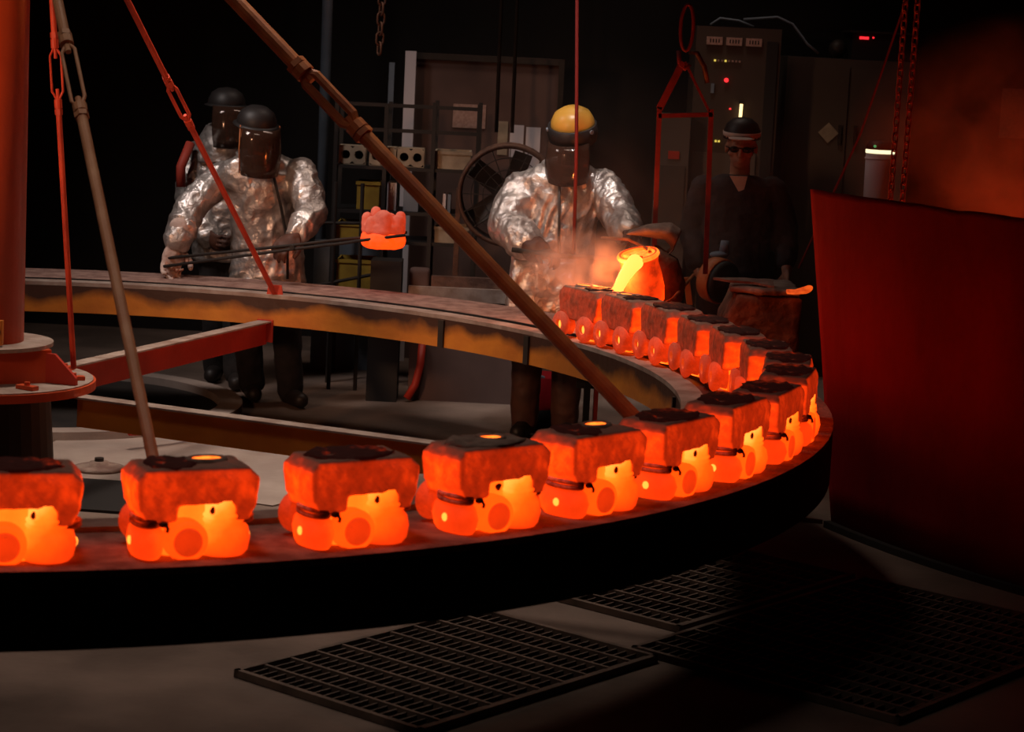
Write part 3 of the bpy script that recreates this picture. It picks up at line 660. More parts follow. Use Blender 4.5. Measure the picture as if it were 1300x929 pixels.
b = B(); loft(b, [(V((1.36, 10.90, .972)), V((.005, 0, 0)), V((0, .02, .01))), (V((1.40, 10.90, .972)), V((.02, 0, .004)), V((0, .02, .010))), (V((1.46, 10.92, .985)), V((.03, 0, .012)), V((0, .03, .016)))], 14); part(fb, 'tap_hole', b, 'tap', True)

# ------------------------------------------------------------------ people
def ortho(f):
    f = V(f).normalized(); s = f.cross(V((0, 0, 1))).normalized(); return f, s, s.cross(f)   # front, the person's right, up
def hand(bm, w, d, pn, side, curl=.9, k=1.0):
    """w wrist, d along the hand, pn where the palm looks, side +1 when the thumb lies towards d x pn"""
    d = V(d).normalized(); pn = (V(pn) - d * V(pn).dot(d)).normalized(); l = d.cross(pn).normalized(); w = V(w)
    R = Matrix((l, pn, d)).transposed()
    box_ = bmesh.ops.create_uvsphere(bm, u_segments=14, v_segments=10, radius=1)
    bmesh.ops.transform(bm, matrix=Matrix.Translation(w + d * .048 * k) @ R.to_4x4() @ Matrix.Diagonal((.043 * k, .018 * k, .058 * k, 1)), verts=box_['verts'])
    capsule(bm, w - d * .03, w + d * .03 * k, .026 * k, .026 * k)
    for i, L in enumerate((.078, .088, .082, .062)):
        off = (1.5 - i) * side; p = w + d * (.086 - .004 * abs(i - 1.2)) * k + l * off * .0205 * k; a = 0; r = .0098 * k
        for j, fr in enumerate((.45, .32, .23)):
            a += curl * (.55, .9, .7)[j]; q = p + (d * math.cos(a) + pn * math.sin(a) + l * off * .03) * L * k * fr
            capsule(bm, p, q, r, r * .9); p = q; r *= .9
    p = w + d * .022 * k + l * side * .030 * k
    td = (d * .62 + l * side * .62 + pn * .45).normalized(); q = p + td * .042 * k; td2 = (d * .75 + l * side * (.25 - .4 * curl) + pn * (.35 + .5 * curl)).normalized()
    capsule(bm, p, q, .0135 * k, .0115 * k); capsule(bm, q, q + td2 * .032 * k, .0115 * k, .0095 * k)
def head(bm, c, f, pitch=0.0):
    """skull, jaw, nose, lips, brow and ears about the head centre c, looking along f"""
    f, s, u = ortho(f); Rm = Matrix((s, f, u)).transposed() @ Matrix.Rotation(pitch, 3, 'X')
    P = lambda x, y, z: V(c) + Rm @ V((x, y, z))
    E_ = lambda x, y, z, r: ell(bm, P(x, y, z), r, Rm)
    E_(0, -.012, .03, (.078, .095, .090)); E_(0, .022, -.045, (.060, .068, .075)); E_(0, .040, -.088, (.034, .040, .028))
    E_(0, .080, .012, (.056, .018, .012))                                   # brow
    E_(0, .092, -.022, (.012, .018, .030)); E_(0, .104, -.036, (.015, .013, .011))   # nose
    E_(0, .086, -.066, (.024, .010, .007)); E_(0, .084, -.076, (.020, .010, .007))   # lips
    for q in (-1, 1):
        E_(q * .048, .058, -.030, (.022, .022, .018)); E_(q * .080, -.005, -.012, (.010, .020, .030))    # cheek, ear
    return P, Rm
def body(root, J, f, skin='skin', handk=1.0, curl=(.9, .9), palms=None, pitch=0.0):
    """one continuous figure"""
    b = B(); F, S, U = ortho(f)
    P, Rm = head(b, J['head'], J.get('look', f), pitch)
    limb(b, [J['neck'], V(J['head']) + V((0, 0, -.06))], [.056, .052])
    sh = (V(J['shR']) + V(J['shL'])) / 2; pel = V(J['pelvis'])
    mid = pel.lerp(sh, .5)
    loft(b, [(pel + V((0, 0, -.10)), S * .15, F * .10), (pel, S * .165, F * .115), (mid - (sh - pel) * .1, S * .145, F * .105), (mid + (sh - pel) * .22, S * .165, F * .115), (sh + V((0, 0, -.04)), S * .155, F * .095), (sh + V((0, 0, .04)), S * .07, F * .06)])
    for q in ('R', 'L'):
        limb(b, [V(J['sh' + q]) + V((0, 0, -.036)), J['el' + q], J['wr' + q]], [.054, .043, .030])
        limb(b, [J['hip' + q], J['kn' + q], J['an' + q]], [.088, .058, .042])
        t = V(J['toe' + q]); a = V(J['an' + q]); limb(b, [a + V((0, 0, -.03)), t], [.045, .036]); limb(b, [a + V((0, 0, -.03)), a - (t - a).normalized() * .05 + V((0, 0, -.05))], [.042, .034])
    for i, q in enumerate(('R', 'L')):
        d = V(J['hd' + q]) if 'hd' + q in J else (V(J['wr' + q]) - V(J['el' + q]))
        pn = (palms or {}).get(q, F); hand(b, J['wr' + q], d, pn, 1 if q == 'L' else -1, curl[i], handk)
    part(root, 'body', remesh(b, .0075, 3), skin)
    return P, Rm
def sleeve(bm, a, e, w, ra, re, rw, puff=0):
    a = V(a) + V((0, 0, -.038)); ra *= .86
    limb(bm, [a, V(a).lerp(V(e), .5), e], [ra, (ra + re) / 2 + puff, re]); limb(bm, [e, V(e).lerp(V(w), .55), w], [re, (re + rw) / 2 + puff, rw])
def trousers(root, J, F, S, m='cloth', flare=1.0):
    b = B(); pel = V(J['pelvis'])
    loft(b, [(pel + V((0, 0, -.14)), S * .17, F * .13), (pel, S * .185, F * .135), (pel + V((0, 0, .10)), S * .17, F * .125)])
    for q in ('R', 'L'): limb(b, [J['hip' + q], J['kn' + q], V(J['an' + q]) + V((0, 0, .0))], [.108, .085 * flare, .075 * flare])
    part(root, 'trousers', remesh(b, .014, 3, .004, 9, True), m)
def boots(root, J):
    for q in ('R', 'L'):
        b = B(); a = V(J['an' + q]); t = V(J['toe' + q]); d = (t - a); d.z = 0; d.normalize()
        limb(b, [a + V((0, 0, .03)), V((a.x, a.y, .055))], [.056, .056]); limb(b, [V((a.x, a.y, .05)) - d * .04, V((a.x, a.y, .05)) + d * .17], [.052, .046])
        me = remesh(b, .011, 3)
        for v in me.vertices: v.co.z = max(v.co.z, .0)
        part(root, 'boot', me, 'boot')
def hard_hat(root, P, Rm, m, brim=True, z=.045, k=1.0, name='hard_hat'):
    b = B(); u = Rm @ V((0, 0, 1)); o = P(0, -.01, z)
    lathe(b, [(.112 * k, -.012), (.114 * k, .0), (.110 * k, .03), (.092 * k, .068), (.055 * k, .094), (0, .104)], o, u, 28)
    if brim: lathe(b, [(.105 * k, -.006), (.134 * k, -.010), (.136 * k, -.006), (.110 * k, .004)], o + (Rm @ V((0, .008, 0))), u, 28)
    return part(root, name, b, m, True)
def shield(root, P, Rm, zt, zb, r, a=1.15, tilt=.035, m='visor', name='face_shield'):
    b = B(); n = 18; rows = []
    for k in range(6):
        z = zt + (zb - zt) * k / 5; rr = r + .012 * math.sin(PI * k / 5); rows.append([b.verts.new(P(math.sin(t) * rr, math.cos(t) * rr * 1.02 + .02 + tilt * k / 5, z)) for t in [-a + 2 * a * i / n for i in range(n + 1)]])
    for A, Bq in zip(rows, rows[1:]):
        for i in range(n): b.faces.new((A[i], A[i + 1], Bq[i + 1], Bq[i]))
    bmesh.ops.recalc_face_normals(b, faces=b.faces[:])
    bmesh.ops.solidify(b, geom=b.faces[:], thickness=.003)
    return part(root, name, b, m, True)
def eyes(root, P, Rm):
    for q in (-1, 1):
        b = B(); ell(b, P(q * .032, .073, -.004), .0125, None, 10, 8); part(root, 'eye', b, 'white', True)

# --- the worker carrying the hot mould with tongs
J = dict(head=(-1.485, 12.36, 1.565), neck=(-1.475, 12.44, 1.42), shR=(-1.69, 12.50, 1.33), shL=(-1.235, 12.46, 1.375), elR=(-1.845, 12.36, 1.12), wrR=(-1.895, 12.24, .925), hdR=(-.02, -.02, -.10),
         elL=(-1.150, 12.32, 1.13), wrL=(-1.225, 12.17, 1.005), hdL=(-.07, -.10, -.05), pelvis=(-1.42, 12.60, .86), hipR=(-1.51, 12.60, .82), hipL=(-1.33, 12.57, .82),
         knR=(-1.53, 12.50, .46), anR=(-1.50, 12.66, .09), toeR=(-1.47, 12.52, .045), knL=(-1.29, 12.45, .46), anL=(-1.262, 12.52, .09), toeL=(-1.20, 12.40, .045), look=(.45, -.9, -.05))
wa = thing('person', 'person in a silver coat and face shield carrying a glowing mould on long tongs', 'person', (-1.40, 12.58, 0))
FA = (.35, -.93, 0); F, S, U = ortho(FA)
P, Rm = body(wa, J, FA, 'skin', 1.22, (.95, .95), {'R': V((.3, -.4, .1)), 'L': V((-.3, -.1, -.6))}, -.18)
eyes(wa, P, Rm)
trousers(wa, J, F, S); boots(wa, J)
b = B()
loft(b, [((-1.41, 12.53, .70), S * .225, F * .165), ((-1.42, 12.54, .88), S * .205, F * .16), ((-1.43, 12.52, 1.05), S * .20, F * .155), ((-1.45, 12.50, 1.22), S * .225, F * .155), ((-1.46, 12.485, 1.32), S * .255, F * .13), ((-1.466, 12.475, 1.385), S * .215, F * .115), ((-1.47, 12.46, 1.435), S * .11, F * .095)])
sleeve(b, J['shR'], J['elR'], V(J['wrR']).lerp(V(J['elR']), .12), .098, .085, .078, .006); sleeve(b, J['shL'], J['elL'], V(J['wrL']).lerp(V(J['elL']), .15), .098, .083, .062, .008)
part(wa, 'coat', remesh(b, .0105, 6, .0085, 11, True, (1, 1, .8)), 'silver')
b = B(); lathe(b, [(.085, .0), (.105, .0), (.125, .06), (.118, .065), (.10, .02), (.085, .0)], (-1.478, 12.42, 1.385), (-.02, -.12, 1), 24); part(wa, 'collar', b, 'silver', True)
b = B(); tube(b, [V((-1.38, 12.345, 1.33)), V((-1.33, 12.34, 1.15)), V((-1.29, 12.37, .95)), V((-1.285, 12.39, .74))], .008, 6)
part(wa, 'coat_placket', b, 'black', True)
hh = hard_hat(wa, P, Rm, 'darkhat'); shield(wa, P, Rm, .045, -.215, .122, 1.1, .05)
b = B()
for q in (-1, 1): tube(b, [P(q * .115, .05, .05), P(q * .12, .085, -.08), P(q * .112, .11, -.21)], .004, 6)
part(wa, 'shield_rim', b, 'rodorange', True)
b = B(); hand(b, V(J['wrR']), J['hdR'], V((.3, -.4, .1)), -1, .8, 1.62); limb(b, [V(J['wrR']) - V(J['hdR']) * .9, V(J['wrR'])], [.066, .055]); part(wa, 'glove', remesh(b, .0075, 3), 'glove')
b = B(); hand(b, V(J['wrL']), J['hdL'], V((-.3, -.1, -.6)), 1, .95, 1.34); limb(b, [V(J['wrL']) - V(J['hdL']) * .5, V(J['wrL'])], [.05, .045]); part(wa, 'glove', remesh(b, .0075, 3), 'brown')
tg = thing('mould_tongs', 'long black two-pronged tongs gripping the carried glowing mould', 'tongs', (-1.27, 12.08, .955))
T0, T1 = V((-1.95, 12.17, .825)), V((-.60, 11.90, 1.075)); td = (T1 - T0).normalized(); tsd = V((0, 1, 0))
for s, g in ((-1, 'lower'), (1, 'upper')):
    b = B(); o = V((0, .012 * s, .010 * s)); w = tsd * s * .085
    tube(b, [T0 + o * 2.0, T0 + td * .75 + o, T0 + td * 1.05 + o, T0 + td * 1.13 + w, T1 + w], .0085, 8); part(tg, 'prong', b, 'black', True)
b = B(); cyl(b, T0 + td * .75 - tsd * .03, T0 + td * .75 + tsd * .03, .014, seg=10); part(tg, 'pivot', b, 'black')
hm = thing('hot_shell', 'glowing crown-topped shell mould held in the air by the tongs', 'mould', (-.725, 11.95, .985))
c = V((-.725, 11.95, .985)); b = B()
lathe(b, [(0, 0), (.085, 0), (.115, .012), (.125, .045), (.118, .078), (.108, .088), (0, .088)], c, (0, 0, 1), 30)
part(hm, 'shell_base', remesh(b, .008, 3, .003, 25), 'heldlow')
b = B(); lathe(b, [(0, .08), (.108, .08), (.112, .13), (.0, .14)], c, (0, 0, 1), 30)
for i in range(7):
    a = 2 * PI * i / 7 + .35; hgt = (.175, .16, .19, .165, .15, .18, .165)[i]
    capsule(b, c + V((.088 * math.cos(a), .088 * math.sin(a), .10)), c + V((.094 * math.cos(a), .094 * math.sin(a), hgt)), .036, .030)
ell(b, c + V((.0, -.06, .155)), (.055, .045, .06))
part(hm, 'shell_crown', remesh(b, .007, 3, .003, 20), 'held')

# --- second silver worker behind him
J = dict(head=(-1.765, 13.2, 1.63), neck=(-1.77, 13.24, 1.49), shR=(-1.93, 13.26, 1.40), shL=(-1.58, 13.26, 1.41), elR=(-1.985, 13.22, 1.13), wrR=(-1.84, 13.06, .90), hdR=(.06, -.09, -.03),
         elL=(-1.52, 13.20, 1.15), wrL=(-1.62, 13.04, .90), hdL=(-.06, -.09, -.03), pelvis=(-1.74, 13.28, .90), hipR=(-1.83, 13.28, .86), hipL=(-1.65, 13.28, .86),
         knR=(-1.80, 13.22, .47), anR=(-1.80, 13.27, .09), toeR=(-1.80, 13.12, .045), knL=(-1.66, 13.12, .48), anL=(-1.64, 13.02, .09), toeL=(-1.62, 12.87, .045), look=(.5, -.85, -.05))
wb = thing('person', 'person in a silver hood mostly hidden behind the tong-carrying worker', 'person', (-1.73, 13.2, 0))
FB = (.3, -.95, 0); F, S, U = ortho(FB)
P, Rm = body(wb, J, FB, 'skin', 1.05, (.7, .7), {'R': V((1, 0, 0)), 'L': V((-1, 0, 0))}); eyes(wb, P, Rm)
trousers(wb, J, F, S); boots(wb, J)
b = B(); loft(b, [((-1.74, 13.27, .74), S * .22, F * .16), ((-1.745, 13.27, .98), S * .20, F * .15), ((-1.755, 13.27, 1.25), S * .215, F * .15), ((-1.76, 13.26, 1.40), S * .21, F * .13), ((-1.77, 13.25, 1.48), S * .11, F * .10)])
sleeve(b, J['shR'], J['elR'], J['wrR'], .10, .085, .07, .005); sleeve(b, J['shL'], J['elL'], J['wrL'], .10, .085, .07, .005)
part(wb, 'coat', remesh(b, .0115, 3, .0085, 11, True), 'silver')
b = B(); lathe(b, [(.20, -.13), (.175, -.02), (.125, .06), (.12, .08), (.10, .08), (.15, -.02), (.19, -.13)], (-1.772, 13.25, 1.47), (0, -.1, 1), 26); part(wb, 'hood_cape', remesh(b, .011, 2, .005, 11, True), 'silver')
for q, sd, pn in (('R', -1, V((1, 0, 0))), ('L', 1, V((-1, 0, 0)))):
    b = B(); hand(b, V(J['wr' + q]), J['hd' + q], pn, sd, .8, 1.25); part(wb, 'glove', remesh(b, .0085, 3), 'brown')
hard_hat(wb, P, Rm, 'darkhat'); shield(wb, P, Rm, .045, -.20, .132)
b = B(); tube(b, [(-1.965, 13.12, 1.44), (-2.01, 13.06, 1.30), (-2.005, 13.05, 1.18)], .028, 8); part(wb, 'arm_strap', b, 'strap', True)

# --- the worker pouring
J = dict(head=(.275, 11.80, 1.655), neck=(.25, 11.86, 1.50), shR=(.015, 11.88, 1.39), shL=(.455, 11.86, 1.42), elR=(-.055, 11.74, 1.155), wrR=(.10, 11.52, 1.06), hdR=(.10, -.06, -.01),
         elL=(.555, 11.72, 1.22), wrL=(.590, 11.48, 1.165), hdL=(.01, -.10, .005), pelvis=(.20, 11.90, .90), hipR=(.11, 11.90, .86), hipL=(.29, 11.90, .86),
         knR=(.09, 11.80, .47), anR=(.09, 11.86, .09), toeR=(.06, 11.71, .045), knL=(.31, 11.82, .47), anL=(.31, 11.88, .09), toeL=(.34, 11.73, .045), look=(-.30, -.95, -.1))
wc = thing('person', 'person in a silver coat and yellow hard hat pouring metal from the crucible', 'person', (.20, 11.87, 0))
FC = (.08, -1, 0); F, S, U = ortho(FC)
P, Rm = body(wc, J, FC, 'skin', 1.05, (1.0, 1.0), {'R': V((.1, -.1, -1)), 'L': V((-.4, 0, -1))}, -.28); eyes(wc, P, Rm)
trousers(wc, J, F, S, 'brown'); boots(wc, J)
b = B()
loft(b, [((.19, 11.87, .72), S * .23, F * .17), ((.20, 11.88, .92), S * .215, F * .165), ((.205, 11.88, 1.10), S * .215, F * .16), ((.225, 11.88, 1.28), S * .235, F * .16), ((.235, 11.875, 1.36), S * .265, F * .135), ((.24, 11.87, 1.43), S * .225, F * .12), ((.245, 11.865, 1.495), S * .11, F * .10)])
sleeve(b, J['shR'], J['elR'], V(J['wrR']).lerp(V(J['elR']), .25), .105, .10, .085, .012); sleeve(b, J['shL'], J['elL'], V(J['wrL']).lerp(V(J['elL']), .2), .105, .09, .07, .010)
part(wc, 'coat', remesh(b, .0105, 6, .0110, 11, True, (1.1, 1.1, .6)), 'silver')
b = B(); lathe(b, [(.088, .0), (.112, .0), (.128, .055), (.120, .06), (.10, .02), (.088, .0)], (.245, 11.85, 1.455), (-.06, -.16, 1), 24); part(wc, 'collar', b, 'silver', True)
b = B(); tube(b, [V((.215, 11.70, 1.40)), V((.225, 11.695, 1.15)), V((.235, 11.70, .95)), V((.24, 11.69, .76))], .007, 6); part(wc, 'coat_placket', b, 'dark', True)
b = B(); limb(b, [V(J['elR']).lerp(V(J['wrR']), .45), V(J['wrR']), V(J['wrR']) + V((.03, -.02, -.0))], [.082, .068, .05]); part(wc, 'gauntlet', remesh(b, .01, 3, .004, 12, True), 'brown')
for q, sd, d, pn in (('R', -1, J['hdR'], V((.1, -.1, -1))), ('L', 1, J['hdL'], V((-.4, 0, -1)))):
    b = B(); hand(b, V(J['wr' + q]), d, pn, sd, 1.0, 1.22); part(wc, 'glove', remesh(b, .0075, 3), 'brown')
b = B(); loft(b, [((.16, 11.70, .98), S * .17, F * .02), ((.15, 11.67, .85), S * .18, F * .02), ((.14, 11.66, .66), S * .17, F * .02), ((.13, 11.67, .5), S * .15, F * .02)]); part(wc, 'apron', remesh(b, .011, 2, .009, 11, True), 'silver')
hard_hat(wc, P, Rm, 'hat', False, .055, 1.05)
b = B(); lathe(b, [(.126, -.075), (.135, -.03), (.132, .02), (.124, .024), (.118, -.03), (.118, -.075)], P(0, .0, .045), Rm @ V((0, 0, 1)), 28); part(wc, 'hat_band', b, 'darkhat', True)
shield(wc, P, Rm, .0, -.20, .130, 1.05, .07)
b = B()
for q in (-1, 1): cyl(b, P(q * .118, .055, .05), P(q * .128, .06, .05), .012, seg=10)
part(wc, 'visor_knob', b, 'bluegrey')
ch = thing('crucible_handle', 'long dark steel handle between the pouring worker and the crucible', 'handle', (.36, 11.38, 1.05))
b = B(); tube(b, [(-.02, 11.46, 1.06), (.22, 11.40, 1.045), (.50, 11.24, 1.06), (.70, 11.10, 1.075)], .013, 8); part(ch, 'bar', b, 'dark', True)
b = B(); cyl(b, (.66, 11.13, 1.072), (.71, 11.09, 1.076), .03, seg=12); part(ch, 'socket', b, 'dark')

# --- the man in dark clothes watching on the right
J = dict(head=(1.185, 11.88, 1.635), neck=(1.19, 11.92, 1.50), shR=(1.005, 11.93, 1.43), shL=(1.375, 11.93, 1.44), elR=(.955, 11.95, 1.17), wrR=(.985, 11.84, .97), hdR=(.03, -.05, -.08),
         elL=(1.455, 11.95, 1.20), wrL=(1.465, 11.82, .99), hdL=(.0, -.03, -.1), pelvis=(1.19, 11.95, .92), hipR=(1.10, 11.95, .88), hipL=(1.28, 11.95, .88),
         knR=(1.09, 11.90, .48), anR=(1.08, 11.95, .09), toeR=(1.05, 11.80, .045), knL=(1.30, 11.90, .48), anL=(1.32, 11.95, .09), toeL=(1.36, 11.80, .045), look=(-.12, -.98, -.05))
wd = thing('person', 'person in dark overalls and dark glasses standing behind the furnace bench', 'person', (1.19, 11.93, 0))
FD = (-.05, -1, 0); F, S, U = ortho(FD)
P, Rm = body(wd, J, FD, 'skin', 1.0, (.8, .5), {'R': V((1, -.2, 0)), 'L': V((-1, -.2, 0))}, -.05); eyes(wd, P, Rm)
trousers(wd, J, F, S, 'darkblue'); boots(wd, J)
b = B()
loft(b, [((1.19, 11.94, .84), S * .20, F * .145), ((1.19, 11.94, 1.05), S * .195, F * .14), ((1.19, 11.94, 1.28), S * .215, F * .145), ((1.19, 11.935, 1.42), S * .205, F * .12), ((1.19, 11.925, 1.475), S * .10, F * .085)])
sleeve(b, J['shR'], J['elR'], V(J['wrR']).lerp(V(J['elR']), .15), .088, .07, .055, .004); sleeve(b, J['shL'], J['elL'], V(J['wrL']).lerp(V(J['elL']), .25), .088, .07, .055, .004)
part(wd, 'shirt', remesh(b, .0115, 3, .006, 11, True), 'darkblue')
b = B(); prism(b, [(-.045, .0), (.05, .0), (.03, -.12)], V((1.17, 11.815, 1.48)), (1, 0, 0), (0, -.22, .97), (0, -1, 0), .02); part(wd, 'undershirt', b, 'white')
b = B()
for q in (-1, 1): ell(b, P(q * .034, .092, -.004), (.026, .010, .018), Rm)
tube(b, [P(-.08, .02, .0), P(-.06, .085, .002), P(0, .10, .004), P(.06, .085, .002), P(.08, .02, .0)], .004, 6); part(wd, 'dark_glasses', b, 'glassdark', True)
hard_hat(wd, P, Rm, 'darkhat', False, .055, .90, 'cap')
b = B(); lathe(b, [(.092, -.010), (.101, -.010), (.103, .018), (.096, .020)], P(0, -.008, .062), Rm @ V((0, 0, 1)), 26); ell(b, P(0, .10, .056), (.07, .055, .008), Rm); part(wd, 'cap_peak', b, 'capcloth', True)
b = B(); ell(b, P(0, -.03, .0), (.083, .085, .07), Rm); part(wd, 'hair', b, 'hair', True)

# ------------------------------------------------------------------ background of the shop
pp = thing('partition_wall', 'brown partition board standing behind the shelving and the fan', 'partition', (-.23, 14.55, 0))
b = B(); bbox(b, (-.72, 14.5, 0), (.24, 14.56, 2.02)); part(pp, 'board', b, 'partition')
b = B(); bbox(b, (-.72, 14.47, 1.98), (.24, 14.50, 2.02)); part(pp, 'top_rail', b, 'dark')
b = B(); bbox(b, (.225, 14.46, 0), (.26, 14.5, 2.02)); part(pp, 'end_post', b, 'dark')
def notice(x0, x1, z0, z1, y, lab, m='paper'):
    b = B(); bbox(b, (x0, y - .006, z0), (x1, y, z1)); single('paper_notice', b, m, lab, 'notice', ((x0 + x1) / 2, y, z0))
notice(-.455, -.24, 1.545, 1.70, 14.495, 'wide pale notice on the partition above the shelving', 'lens')
notice(-.155, -.09, 1.38, 1.60, 14.495, 'narrow cream notice on the partition, left of the two white sheets', 'cream')
notice(-.075, .015, 1.37, 1.58, 14.495, 'dim white sheet on the partition, left of the brighter sheet')
notice(.03, .125, 1.13, 1.57, 14.495, 'bright white sheet on the partition beside the pouring worker')
notice(3.30, 3.62, 1.62, 1.96, 15.29, 'pale paper sheet on the back wall above the red heat shield', 'lens')
b = B(); bbox(b, (-.775, 14.36, 0), (-.705, 14.40, 2.03)); single('white_post', b, 'paper', 'pale upright post at the left edge of the brown partition', 'post', (-.74, 14.38, 0))
b = B(); bbox(b, (-.88, 14.40, 0), (-.845, 14.43, 1.95)); single('thin_post', b, 'bluegrey', 'thin grey upright post left of the pale post', 'post', (-.86, 14.4, 0))
# shelving rack
sx0, sx1, sy0, sy1 = -1.12, -.26, 13.35, 13.75
rk = thing('shelving_rack', 'dark steel shelving rack with hollow shells and yellow crates', 'rack', (-.69, 13.55, 0))
for x in (sx0, -.82, -.53, sx1):
    for y in (sy0, sy1):
        b = B(); bbox(b, (x - .012, y - .012, 0), (x + .012, y + .012, 1.74 if x > -.6 else 1.72)); part(rk, 'post', b, 'soot')
for z in (.50, .89, 1.07, 1.34):
    b = B(); bbox(b, (sx0, sy0, z - .02), (sx1, sy1, z)); part(rk, 'shelf', b, 'soot')
for z in (1.70, 1.55):
    b = B(); bbox(b, (sx0, sy0 - .008, z), (sx1, sy0 + .008, z + .022)); part(rk, 'rail', b, 'soot')
def hollow(x, z, lab):
    r = thing('hollow_shell', lab, 'shell', (x + .08, 13.45, z), 'pale hollow shells on the rack')
    b = B()
    # a face with two round holes
    n = 16; yf = 13.38
    for k in (0, 1):
        cx = x + .04 + .08 * k; cz = z + .06
        ring_i = [b.verts.new((cx + .027 * math.cos(2 * PI * i / n), yf, cz + .027 * math.sin(2 * PI * i / n))) for i in range(n)]
        sq = []
        for i in range(n):
            a = 2 * PI * i / n; ca, sa = math.cos(a), math.sin(a); m_ = max(abs(ca) / .04, abs(sa) / .055); sq.append(b.verts.new((cx + ca / m_, yf, cz + sa / m_)))
        back = [b.verts.new((v.co.x, yf + .10, v.co.z)) for v in ring_i]
        for i in range(n):
            j = (i + 1) % n; b.faces.new((ring_i[i], ring_i[j], sq[j], sq[i])); b.faces.new((ring_i[j], ring_i[i], back[i], back[j]))
    bbox(b, (x, yf + .002, z), (x + .16, yf + .12, z + .004)); bbox(b, (x, yf + .002, z + .112), (x + .16, yf + .12, z + .116))
    bbox(b, (x - .002, yf + .002, z), (x + .002, yf + .12, z + .116)); bbox(b, (x + .158, yf + .002, z), (x + .162, yf + .12, z + .116))
    part(r, 'shell_case', b, 'cream')
    b = B(); bbox(b, (x + .004, yf + .11, z + .004), (x + .156, yf + .115, z + .11)); part(r, 'back_plate', b, 'black')
hollow(-1.10, 1.341, 'pale hollow shell with two holes at the left end of the rack'); hollow(-.915, 1.341, 'pale hollow shell with two holes, second from left on the rack'); hollow(-.745, 1.341, 'pale hollow shell with two holes, right of the orange rod on the rack')
def crate(x0, x1, y0, y1, z0, z1, m, lab, cat='crate', grp=None):
    r = thing('crate', lab, cat, ((x0 + x1) / 2, (y0 + y1) / 2, z0), grp); t = .012
    b = B(); bbox(b, (x0, y0, z0), (x1, y1, z0 + t)); bbox(b, (x0, y0, z0 + t), (x1, y0 + t, z1)); bbox(b, (x0, y1 - t, z0 + t), (x1, y1, z1)); bbox(b, (x0, y0 + t, z0 + t), (x0 + t, y1 - t, z1)); bbox(b, (x1 - t, y0 + t, z0 + t), (x1, y1 - t, z1)); part(r, 'bin', b, m)
    b = B(); bbox(b, (x0 - .008, y0 - .008, z1 - .02), (x1 + .008, y0, z1)); part(r, 'rim', b, m)
crate(-.985, -.85, 13.40, 13.62, 1.091 - .02, 1.24, 'yellowbox', 'small yellow crate on the middle shelf of the rack')
crate(-1.10, -.84, 13.38, 13.66, .891, .985, 'yellowbox', 'yellow tray on the lower shelf, left end of the rack')
crate(-1.09, -.86, 13.38, 13.66, .501, .76, 'yellowbox', 'large yellow crate on the bottom shelf of the rack')
crate(-.52, -.30, 13.38, 13.62, 1.341, 1.45, 'cream', 'cream tray stacked at the right end of the top shelf')
crate(-.50, -.30, 13.38, 13.62, .891, .99, 'cream', 'cream tray on the lower shelf at the right of the rack')
for i, (x, w, h, m, lab) in enumerate(((-.80, .055, .17, 'paper', 'white upright carton on the middle shelf'), (-.70, .09, .15, 'bluegrey', 'bluish carton on the middle shelf beside the rod'), (-.46, .018, .115, 'paper', 'thin white folder standing on the middle shelf'), (-.43, .018, .115, 'bluegrey', 'thin blue folder standing on the middle shelf'))):
    b = B(); bbox(b, (x, 13.40, 1.071), (x + w, 13.55, 1.071 + h)); single('carton', b, m, lab, 'carton', (x + w / 2, 13.47, 1.071))
# big circular fan
fan = thing('drum_fan', 'large dark round drum fan standing behind the pouring worker', 'fan', (-.06, 13.06, 0))
b = B(); torus(b, (-.06, 12.95, 1.23), (0, 1, 0), .29, .014, 40, 8); torus(b, (-.06, 13.16, 1.23), (0, 1, 0), .29, .014, 40, 8); part(fan, 'guard_ring', b, 'chaindark', True)
b = B(); lathe(b, [(.285, 0), (.29, .2), (.28, .2), (.275, 0), (.285, 0)], (-.06, 12.96, 1.23), (0, 1, 0), 40); part(fan, 'drum', b, 'soot', True)
for k in range(5):
    a = 2 * PI * k / 5; b = B(); R = Matrix.Rotation(-a, 3, 'Y') @ Matrix.Rotation(.5, 3, 'X'); box(b, V((-.06, 13.06, 1.23)) + R @ V((.15, 0, 0)), (.22, .012, .12), R); part(fan, 'blade', b, 'dark')
b = B(); cyl(b, (-.06, 13.0, 1.23), (-.06, 13.14, 1.23), .05, seg=16); part(fan, 'motor', b, 'dark')
b = B()
for k in range(3): torus(b, (-.06, 12.945, 1.23), (0, 1, 0), .08 + .07 * k, .003, 32, 5)
for k in range(8): a = PI * k / 8; cyl(b, V((-.06, 12.945, 1.23)) + V((math.cos(a), 0, math.sin(a))) * .285, V((-.06, 12.945, 1.23)) - V((math.cos(a), 0, math.sin(a))) * .285, .003, seg=5)
part(fan, 'wire_guard', b, 'dark')
for x in (-.355, .235):
    b = B(); bbox(b, (x - .015, 13.03, 0), (x + .015, 13.09, 1.25)); part(fan, 'stand_leg', b, 'chaindark')
